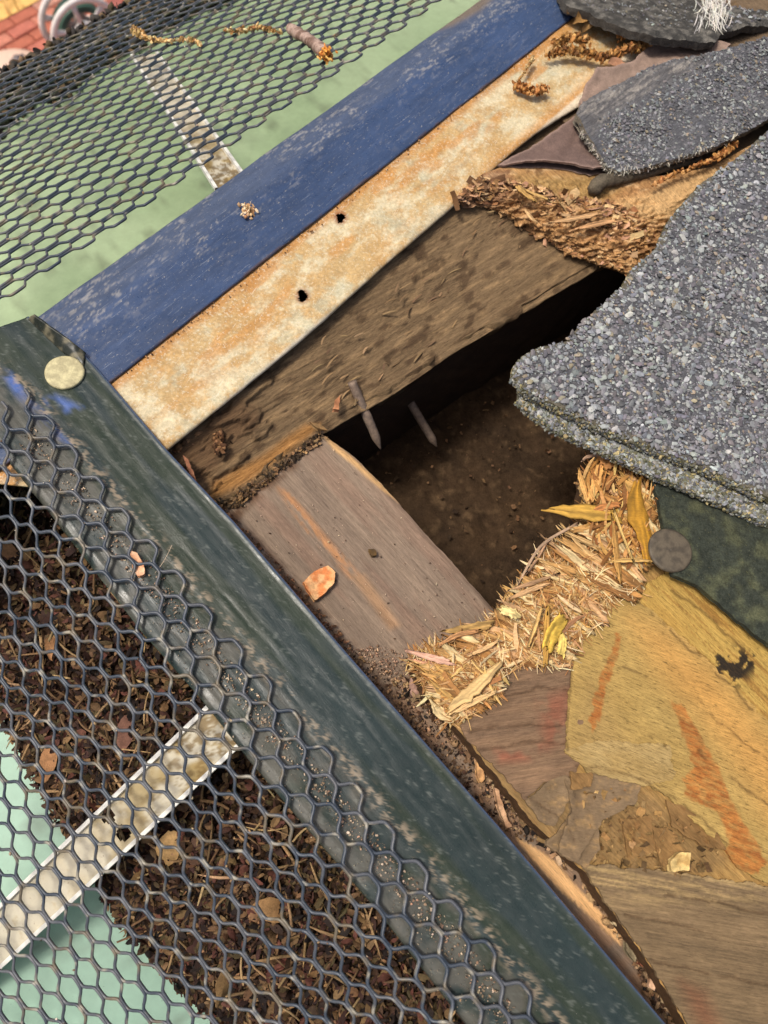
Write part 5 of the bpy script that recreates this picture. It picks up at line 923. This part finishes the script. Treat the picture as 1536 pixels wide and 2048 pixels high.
for k, (X, Y, s, c, lab) in enumerate([(335, 1700, 11, (176, 140, 92), 'pale tan curled leaf on the litter just right of the strap rim'), (455, 1960, 12, (150, 120, 80), 'large dull tan leaf near the bottom edge of the leaf litter'),
        (105, 1290, 9, (160, 118, 80), 'orange tan leaf in the litter left of the strap, upper of two'), (98, 1520, 11, (166, 120, 80), 'orange brown leaf at the litter border above the strap'), (250, 1465, 9, (150, 108, 90), 'pinkish brown leaf beside the upper strap rim'),
        (545, 1820, 10, (170, 130, 86), 'light tan leaf on the litter close to the dark strip'), (20, 1110, 9, (144, 106, 72), 'brown leaf on the litter at the left picture edge')]):
    q = at(X, Y, (lit_z(X, Y) + 5) * .001); V, F, C = scatter([LEAFS[k]], q[None], eul(RNG.normal(0, .4), RNG.normal(0, .4), RNG.uniform(0, 6)), np.array([[s, s * .8, s]]) * .0012, np.array([S(*c)]))
    tag(add_mesh('dry_leaf', V, F, m_leaf, C, base=q), lab, 'leaf', 'dead leaves lying loose on the leaf litter')
# black sludge along the outer side of the upper gutter
m_sludge = mat('black_sludge', None, .55, .4, noise=[(3, 3, 0, .5, 1.5)], bump=[(2, 2, 0, .6)], specks=[(.9, .6, 0, .69, .04, S(150, 140, 120), .6)])
def sl_z(s, o): return np.interp(o, [178, 185, 191, 198, 207], [-99, -90, -84, -80, -77]) + 4 * (fbm(s / 12, o / 12, 3, 211) - .5) - 12 * sstep(.4, .75, fbm(s / 25, o / 60, 3, 212)) * sstep(196, 180, o)
s_, o_ = np.meshgrid(np.linspace(-90, 330, 220), np.linspace(150, 207, 60)); P = PB(s_, o_, sl_z(s_, o_)); C = mix(g3(s_, 46, 44, 40), g3(s_, 74, 64, 50), fbm(s_ / 8, o_ / 8, 4, 213)).reshape(-1, 3)
F = gfaces(60, 220); 
if grid_normals(P)[..., 2].mean() < 0: F = F[:, ::-1]
tag(add_mesh('gutter_sludge', P.reshape(-1, 3), F, m_sludge, C, base=PB(np.array(60.), np.array(150.), np.array(-75.))), kind='stuff')
n = 2600; s_ = RNG.uniform(-90, 330, n); o_ = 207 - 22 * RNG.random(n) ** 1.4; P = PB(s_, o_, sl_z(s_, o_) + RNG.uniform(0, 2, n)); sz = RNG.uniform(2, 7, n)
V, F, C = scatter(LEAFS + LUMPS, P, rotm(n, .6), sz * .001, palette([(52, 46, 40), (38, 36, 34), (84, 70, 52), (64, 60, 56), (110, 90, 64)], n, .2)); tag(add_mesh('gutter_sludge', V, F, m_leaf, C, base=PB(np.array(60.), np.array(150.), np.array(-75.))), kind='stuff')
# things lying on the upper mesh
def on_mesh2(X, Y, lift=1.2):
    z = np.zeros(np.shape(X)) - .01
    for _ in range(40):
        P = at(X, Y, z); t = (off_B(P) - 41.5) / math.cos(math.radians(24.5)); z = .5 * z + .5 * (2.5 - t * math.sin(math.radians(24.5)) + lift) * .001
    return at(X, Y, z)
CPAL = [(216, 182, 122), (198, 160, 100), (176, 134, 80), (226, 198, 146), (150, 110, 64)]
def catkin(path, label, n, r, sz, stem=.35, pal=CPAL, name='catkin', dens=None):
    q = smoothline(path, 80); t = thing(name, path[0], label, 'catkin'); w = np.interp(np.linspace(0, 1, 80), np.linspace(0, 1, len(dens)), dens) if dens else np.ones(80)
    V, F = tube(q, stem * .001 * np.linspace(1.2, .7, 80), 6); add_mesh('stem', V, F, m_leaf, np.tile(S(150, 104, 56), (len(V), 1)), t)
    i = RNG.choice(80, n, p=w / w.sum()); d = RNG.normal(0, 1, (n, 3)); d /= np.linalg.norm(d, axis=1, keepdims=True); P = q[i] + d * (r * .001 * (RNG.random(n) ** .6 * w[i] / w.max()))[:, None] + [0, 0, .0003]
    V, F, C = scatter(LEAFS + LUMPS[:4], P, rotm(n, 1.2), RNG.uniform(.55, 1.15, n) * sz * .001, palette(pal, n, .18)); tag(add_mesh('bracts', V, F, m_leaf, C, t), kind='stuff'); return t
X = np.array([(266, 58), (282, 70), (300, 80), (335, 84), (360, 80), (384, 78), (404, 92)], float); catkin(on_mesh2(X[:, 0], X[:, 1], 2.4), 'dried tan catkin with a thick fuzzy head, left one on the upper mesh', 240, 1.9, 2.1, dens=[1.6, 1.8, 1.3, .7, .8, 1, .25])
X = np.array([(448, 60), (470, 66), (498, 58), (520, 56), (545, 62), (562, 66)], float); catkin(on_mesh2(X[:, 0], X[:, 1], 2.4), 'dried tan catkin lying on the upper mesh next to the twig', 150, 1.5, 2.0, dens=[.8, 1.2, 1.4, 1.2, .8, .5])
tw = on_mesh2(np.array([580., 606., 632., 650.]), np.array([57., 72., 90., 106.]), 4.0); twig = thing('twig', tw[0], 'short grey brown broken twig with a raw orange end on the upper mesh', 'twig')
q = smoothline(tw, 50); rad = (2.05 + .5 * np.linspace(0, 1, 50) + .18 * np.sin(np.linspace(0, 9, 50)) + RNG.normal(0, .04, 50)) * .001; V, F = tube(q, rad, 16); V = V + (fbm(V[:, 0] * 900, V[:, 1] * 900 + V[:, 2] * 700, 3, 4)[:, None] - .5) * .0006
C = mix(g3(V[:, 0], 176, 152, 138), g3(V[:, 0], 124, 100, 88), sstep(.4, .65, fbm(V[:, 0] * 500, V[:, 1] * 500, 4, 6))); C = mix(C, g3(V[:, 0], 84, 58, 44), sstep(.62, .7, fbm(V[:, 0] * 900, V[:, 1] * 300, 4, 9)) * .8)
add_mesh('bark', V, F, m_plank, C, twig)
dq = q[-1] - q[-8]; dq /= np.linalg.norm(dq); n = 90; P = q[-1] + dq * .0004 + RNG.normal(0, .0011, (n, 3)); d3 = dq + RNG.normal(0, .3, (n, 3)); V, F, C = sliver_mesh(P, dirs_to_R(d3), RNG.uniform(1.2, 3.2, n), RNG.uniform(.4, .9, n), RNG.uniform(.3, .7, n), palette([(226, 160, 72), (206, 132, 52), (236, 186, 104), (170, 98, 40)], n)); add_mesh('broken_end', V, F, m_spl, C, twig, smooth=False)
# catkins and leaf scraps round the top of the rusty strip
catkin(row([(1066, 118), (1052, 140), (1040, 158), (1030, 170)], [1.5, 1.5, 1.2, .8]), 'thin dried catkin stalk on the rusty strip beside the blue edge', 70, 1.0, 1.8, dens=[1.4, .8, .4, .3])
catkin(row([(1028, 168), (1050, 180), (1072, 184), (1090, 178)], [1, 1.4, 1.4, 1]), 'short curled brown catkin lying flat on the rusty strip', 200, 1.9, 2.3, pal=[(176, 118, 62), (150, 96, 48), (196, 142, 84)])
catkin(row([(1096, 112), (1122, 104), (1150, 100), (1180, 110), (1200, 118), (1232, 106), (1262, 96)], [2, 2.4, 3, 2.2, 2.2, 3, 4]), 'long twisted brown catkin at the top end of the rusty strip', 330, 2.0, 2.6, pal=[(168, 118, 62), (140, 94, 48), (188, 140, 80), (112, 74, 38)])
catkin(row([(1238, 72), (1262, 60), (1290, 66), (1296, 86), (1270, 98)], [4, 4.5, 4.5, 4, 3.5]), 'curled clump of brown catkin below the topmost shingle', 260, 2.6, 2.6, pal=[(160, 112, 58), (128, 88, 44), (182, 136, 78)])
catkin(row([(1112, 88), (1130, 78), (1158, 78), (1176, 84)], [2.5, 3, 3, 2.5]), 'brown catkin bits tucked against the blue strip end', 140, 2.2, 2.8, pal=[(176, 128, 68), (146, 100, 52), (196, 152, 92)])
catkin(row([(1304, 372), (1338, 352), (1380, 338), (1420, 322), (1450, 305), (1472, 288)], [1.5, 2, 2.2, 2.4, 2.6, 3]), 'dried orange brown catkin in the gap under the torn shingle', 190, 1.6, 2.4, pal=[(186, 128, 70), (160, 104, 56), (206, 156, 96)], dens=[.4, .6, 1, 1.2, 1.5, 1.2])
def leafbit(X, Y, z, s, c, label, k, e=(.3, .3, 0), w=.7, cat='leaf', name='leaf_scrap'):
    q = at(X, Y, z * .001); V, F, C = scatter([LEAFS[k % len(LEAFS)]], q[None], eul(*e), np.array([[s, s * w * 1.6, s]]) * .001, np.array([S(*c)])); return tag(add_mesh(name, V, F, m_leaf, C, base=q), label, cat)
leafbit(1160, 36, 4, 13, (150, 112, 62), 'dark tan curled leaf under the topmost shingle edge', 2, (.5, .3, iang(1150, 60, 1180, 20)))
leafbit(1182, 44, 3.5, 10, (164, 126, 76), 'narrow tan leaf point under the topmost shingle edge', 5, (.2, -.3, iang(1160, 56, 1200, 30)), .35)
leafbit(1140, 22, 3, 9, (156, 112, 54), 'small orange brown leaf at the blue strip end', 7, (.4, .4, 1))
leafbit(1232, 124, 2.6, 9, (176, 128, 96), 'pinkish brown leaf scrap on the rusty strip by the felt paper', 3, (.3, .2, iang(1205, 130, 1255, 118)), .5)
n = 60; p = RNG.normal([495, 420], [7, 7], (n, 2)); V, F, C = scatter(LEAFS + LUMPS, at(p[:, 0], p[:, 1], RNG.uniform(-.6, .8, n) * .001), rotm(n, .8), RNG.uniform(.6, 2.0, n) * .001, palette([(206, 170, 126), (180, 136, 92), (226, 200, 164)], n)); o = add_mesh('debris_clump', V, F, m_leaf, C, base=at(495, 420, 0)); tag(o, 'small tan crumb clump stuck on the blue strip', 'debris')
def chip(name, out, z, col, label, cat='wood chip', thick=1.2, curl=.8, sd_=0, m=None):
    V, F, C = sheet(out, z, .5, thick, seed=sd_, jag=(.5, 2), top=lambda px, py, x, y, d: curl * sstep(2.5, 0, d) + (fbm(x / 2.5, y / 2.5, 3, sd_) - .5) * 1.0, col=lambda px, py, x, y, d: mix(g3(px, *col[0]), g3(px, *col[1]), sstep(.35, .65, fbm(x / 2.2, y / 2.2, 4, sd_ + 1))))
    b = V.mean(0); return tag(add_mesh(name, V, F, m or m_leaf, C, base=b), label, cat)
chip('wood_chip', [(604, 1166), (622, 1148), (656, 1131), (671, 1146), (668, 1168), (648, 1190), (628, 1203), (618, 1186)], -12, ((226, 176, 122), (206, 126, 72)), 'ragged orange wood chip lying on the brown plank', thick=1.4, sd_=61)
chip('leaf_scrap', [(262, 1104), (275, 1108), (288, 1130), (290, 1150), (276, 1154), (264, 1138)], .9, ((214, 168, 132), (190, 132, 92)), 'pinkish tan leaf scrap on the dark strip at the mesh edge', 'leaf', .6, sd_=62)
chip('seed_pod', [(822, 1345), (832, 1352), (843, 1378), (838, 1394), (826, 1394), (819, 1376)], -11.5, ((166, 130, 112), (134, 104, 92)), 'pinkish drop shaped seed pod in the gap under the plywood point', 'seed', 1.6, -.8, 63)
chip('wood_chip', [(1224, 1846), (1236, 1820), (1252, 1796), (1258, 1790), (1257, 1806), (1268, 1802), (1266, 1812), (1250, 1846), (1242, 1856)], -9, ((214, 192, 150), (180, 154, 114)), 'pale forked wood chip standing by the bright plank edge', sd_=64)
chip('wood_chip', [(1252, 1850), (1272, 1858), (1276, 1880), (1268, 1926), (1250, 1900)], -11, ((136, 122, 94), (104, 92, 70)), 'grey green flat wood chip next to the bright plank end', sd_=65)
chip('wood_chip', [(1280, 1895), (1300, 1905), (1292, 1935), (1276, 1930)], -11, ((140, 84, 56), (108, 62, 44)), 'reddish brown wood chip in the debris gap below the bright plank end', sd_=66)
chip('wood_chip', [(1300, 1935), (1311, 1945), (1306, 1980), (1294, 1970)], -11, ((216, 176, 142), (180, 136, 102)), 'pinkish pale wood chip in the lowest part of the debris gap', sd_=67)
chip('wood_chip', [(985, 1572), (997, 1580), (1008, 1620), (1022, 1652), (1012, 1654), (998, 1622)], -11, ((206, 164, 126), (170, 130, 96)), 'long thin pale wood chip in the gap along the dark strip', sd_=68)
chip('wood_chip', [(952, 1524), (962, 1530), (968, 1560), (960, 1566), (954, 1548)], -11.5, ((206, 158, 104), (170, 126, 84)), 'short orange tan wood chip in the gap along the dark strip', sd_=69)
chip('wood_chip', [(1350, 1712), (1358, 1704), (1378, 1706), (1376, 1740), (1340, 1742), (1338, 1724)], -1, ((214, 184, 120), (176, 142, 84)), 'pale yellow wood chip on the seam above the wide grey veneer', sd_=70)
chip('wood_chip', [(618, 846), (640, 852), (655, 862), (634, 858)], -12, ((170, 136, 88), (132, 102, 64)), 'thin tan wood chip at the upper corner of the plank', thick=.8, sd_=71)
chip('wood_chip', [(672, 800), (680, 792), (678, 822), (664, 822)], -11, ((186, 128, 88), (150, 100, 66)), 'small orange wood chip on the ledger board left of the long nail', thick=.8, sd_=72)
chip('wood_chip', [(366, 912), (376, 920), (398, 972), (390, 974)], -6, ((170, 118, 86), (140, 92, 66)), 'thin brown wood strip standing in the dirt by the dark strip corner', thick=.8, sd_=73)
chip('leaf_scrap', [(736, 1100), (748, 1100), (754, 1112), (742, 1114)], -12.6, ((104, 78, 40), (76, 58, 36)), 'tiny olive brown scrap in the middle of the plank', 'leaf', .5, sd_=74)
# loose dirt and crumbs
DP = [(74, 54, 40), (104, 78, 56), (54, 42, 36), (136, 106, 76), (160, 130, 98), (92, 70, 56)]
def crumbs(poly, zf, n, lo, hi, pal=DP, shapes=None, name='dirt_crumbs'):
    p = pts_in(poly, n); z = zf(p[:, 0], p[:, 1]) if callable(zf) else np.full(n, float(zf)); s = lo + (hi - lo) * RNG.random(n) ** 2.2
    P = at(p[:, 0], p[:, 1], (z + s * .2) * .001); V, F, C = scatter(shapes or (LUMPS + CHIPS[:4]), P, rotm(n, .9), s * .001, palette(pal, n, .2)); return tag(add_mesh(name, V, F, m_crumb, C, base=P.mean(0)), kind='stuff')
GAP = [(690, 1300), (800, 1350), (850, 1395), (932, 1482), (1060, 1642), (1130, 1708), (1170, 1748), (1252, 1866), (1345, 2005), (1450, 2190), (1400, 2130), (1290, 1990), (1240, 1860), (1150, 1770), (1040, 1680), (1000, 1655), (850, 1490)]
GAPU = [(690, 1300), (800, 1350), (850, 1395), (932, 1482), (1060, 1642), (1112, 1700), (1060, 1690), (1000, 1655), (850, 1490)]; GAPL = [(1248, 1872), (1300, 1930), (1345, 2005), (1450, 2190), (1400, 2130), (1290, 1990)]
crumbs(GAPL, -13.3, 320, .5, 2.4, DP + [(44, 40, 38), (150, 116, 84)], LUMPS + CHIPS)
crumbs(GAPU, -13.3, 1000, .35, 1.8, DP + [(44, 40, 38), (176, 142, 106), (150, 116, 84)], LUMPS + CHIPS); crumbs([(a + 6, b - 6) for a, b in GAP[1:10]] + [(a - 16, b + 13) for a, b in GAP[1:10]][::-1], -12.8, 380, 1.0, 3.6, [(44, 38, 34), (70, 54, 44), (124, 98, 70), (166, 134, 98), (150, 122, 92), (190, 160, 124)], CHIPS + CHIPS + LUMPS[:4])
crumbs([(832, 1320), (760, 1290), (700, 1300), (850, 1420), (1000, 1600), (1060, 1650), (930, 1480)], -13.4, 1200, .3, 1.1, [(160, 128, 104), (190, 156, 128), (120, 94, 74)])
led_z = lambda x, y: np.interp((y - np.interp(x, [335, 470, 600], [898, 791, 683])) / 150., [0, .15, .8], [-6, -11, -16.5])
crumbs([(338, 905), (420, 850), (480, 795), (520, 820), (500, 860), (460, 900), (430, 950), (420, 1000), (395, 1010)], led_z, 1500, .7, 3.6, [(96, 70, 48), (124, 92, 64), (72, 52, 38), (146, 112, 78)], LUMPS)
crumbs([(424, 868), (444, 862), (452, 900), (430, 908)], -9.5, 90, .8, 2.6, [(140, 104, 72), (116, 84, 58), (84, 60, 42)], LUMPS + CHIPS)
crumbs([(420, 1005), (470, 985), (560, 920), (640, 860), (656, 876), (560, 945), (480, 1012), (440, 1025)], -13.4, 520, .4, 2.2, [(78, 62, 46), (58, 48, 38), (112, 88, 62), (140, 110, 76)], CHIPS + LUMPS[:3])
crumbs([(400, 985), (450, 1015), (560, 1130), (720, 1310), (690, 1300), (540, 1140), (470, 1060)], -12.6, 500, .3, 1.6, [(120, 84, 60), (92, 64, 48), (150, 112, 84)], CHIPS)
crumbs([(240, 745), (450, 588), (660, 420), (900, 228), (1100, 66), (1104, 72), (905, 238), (668, 430), (458, 598), (246, 756)], -1.4, 260, .2, 1.0, [(120, 84, 56), (90, 64, 46), (170, 130, 90)])
bandp = [(60, 860), (110, 925), (215, 1045), (320, 1165), (425, 1295), (540, 1435), (665, 1585), (800, 1745), (940, 1915), (1030, 2040)]
crumbs([(a + 6, b - 14) for a, b in bandp] + [(a - 26, b + 22) for a, b in bandp][::-1], .15, 2400, .15, .9, [(190, 168, 142), (150, 128, 104), (206, 186, 160), (110, 94, 76), (170, 136, 112)], LUMPS + CHIPS)
crumbs([(a - 20, b + 20) for a, b in bandp] + [(a - 70, b + 60) for a, b in bandp][::-1], .05, 900, .12, .5, [(150, 136, 116), (112, 102, 88), (180, 164, 140)])
crumbs([(720, 900), (900, 740), (1050, 720), (1150, 900), (1060, 1120), (980, 1190)], -73.5, 260, .5, 2.6, [(112, 84, 58), (92, 68, 48), (124, 96, 66), (60, 46, 34)], CHIPS)
crumbs([(1130, 1590), (1250, 1570), (1400, 1650), (1450, 1720), (1390, 1750), (1180, 1730)], -3.6, 260, .6, 3.0, [(150, 116, 70), (124, 96, 62), (170, 138, 90), (100, 78, 52)], CHIPS)
crumbs([(480, 1010), (640, 870), (980, 1215), (860, 1290), (690, 1290)], -13.5, 260, .2, .8, [(180, 152, 128), (90, 70, 56), (206, 182, 150)])
# thin hairs and fibres
for pts, z, lab in [([(310, 1146), (330, 1120), (344, 1090)], [.6, 2.5, 4], 'thin pale curved hair standing on the dark strip')]:
    V, F = tube(smoothline(row(pts, z), 20), .00009, 5); tag(add_mesh('fibre', V, F, m_spl, np.tile(S(190, 170, 146), (len(V), 1)), base=at(*pts[0], 0)), lab, 'fibre')
# slivers sticking out of the ledger board and lying in the hole
n = 60; p = pts_in([(640, 680), (980, 420), (1080, 520), (720, 815), (600, 830)], n); v = np.clip((p[:, 1] - np.interp(p[:, 0], [600, 1000], [685, 328])) / 190, .05, 1); P = at(p[:, 0], p[:, 1], (-4 - 12 * v + 1.2) * .001); d3 = eB + RNG.normal(0, .22, (n, 3))
V, F, C = sliver_mesh(P, dirs_to_R(d3), RNG.uniform(2, 7, n), RNG.uniform(.25, .8, n), RNG.uniform(.15, .3, n), palette([(134, 108, 76), (146, 118, 84), (110, 86, 62)], n)); tag(add_mesh('ledger_splinters', V, F, m_spl, C, ledger, smooth=False), kind='stuff')
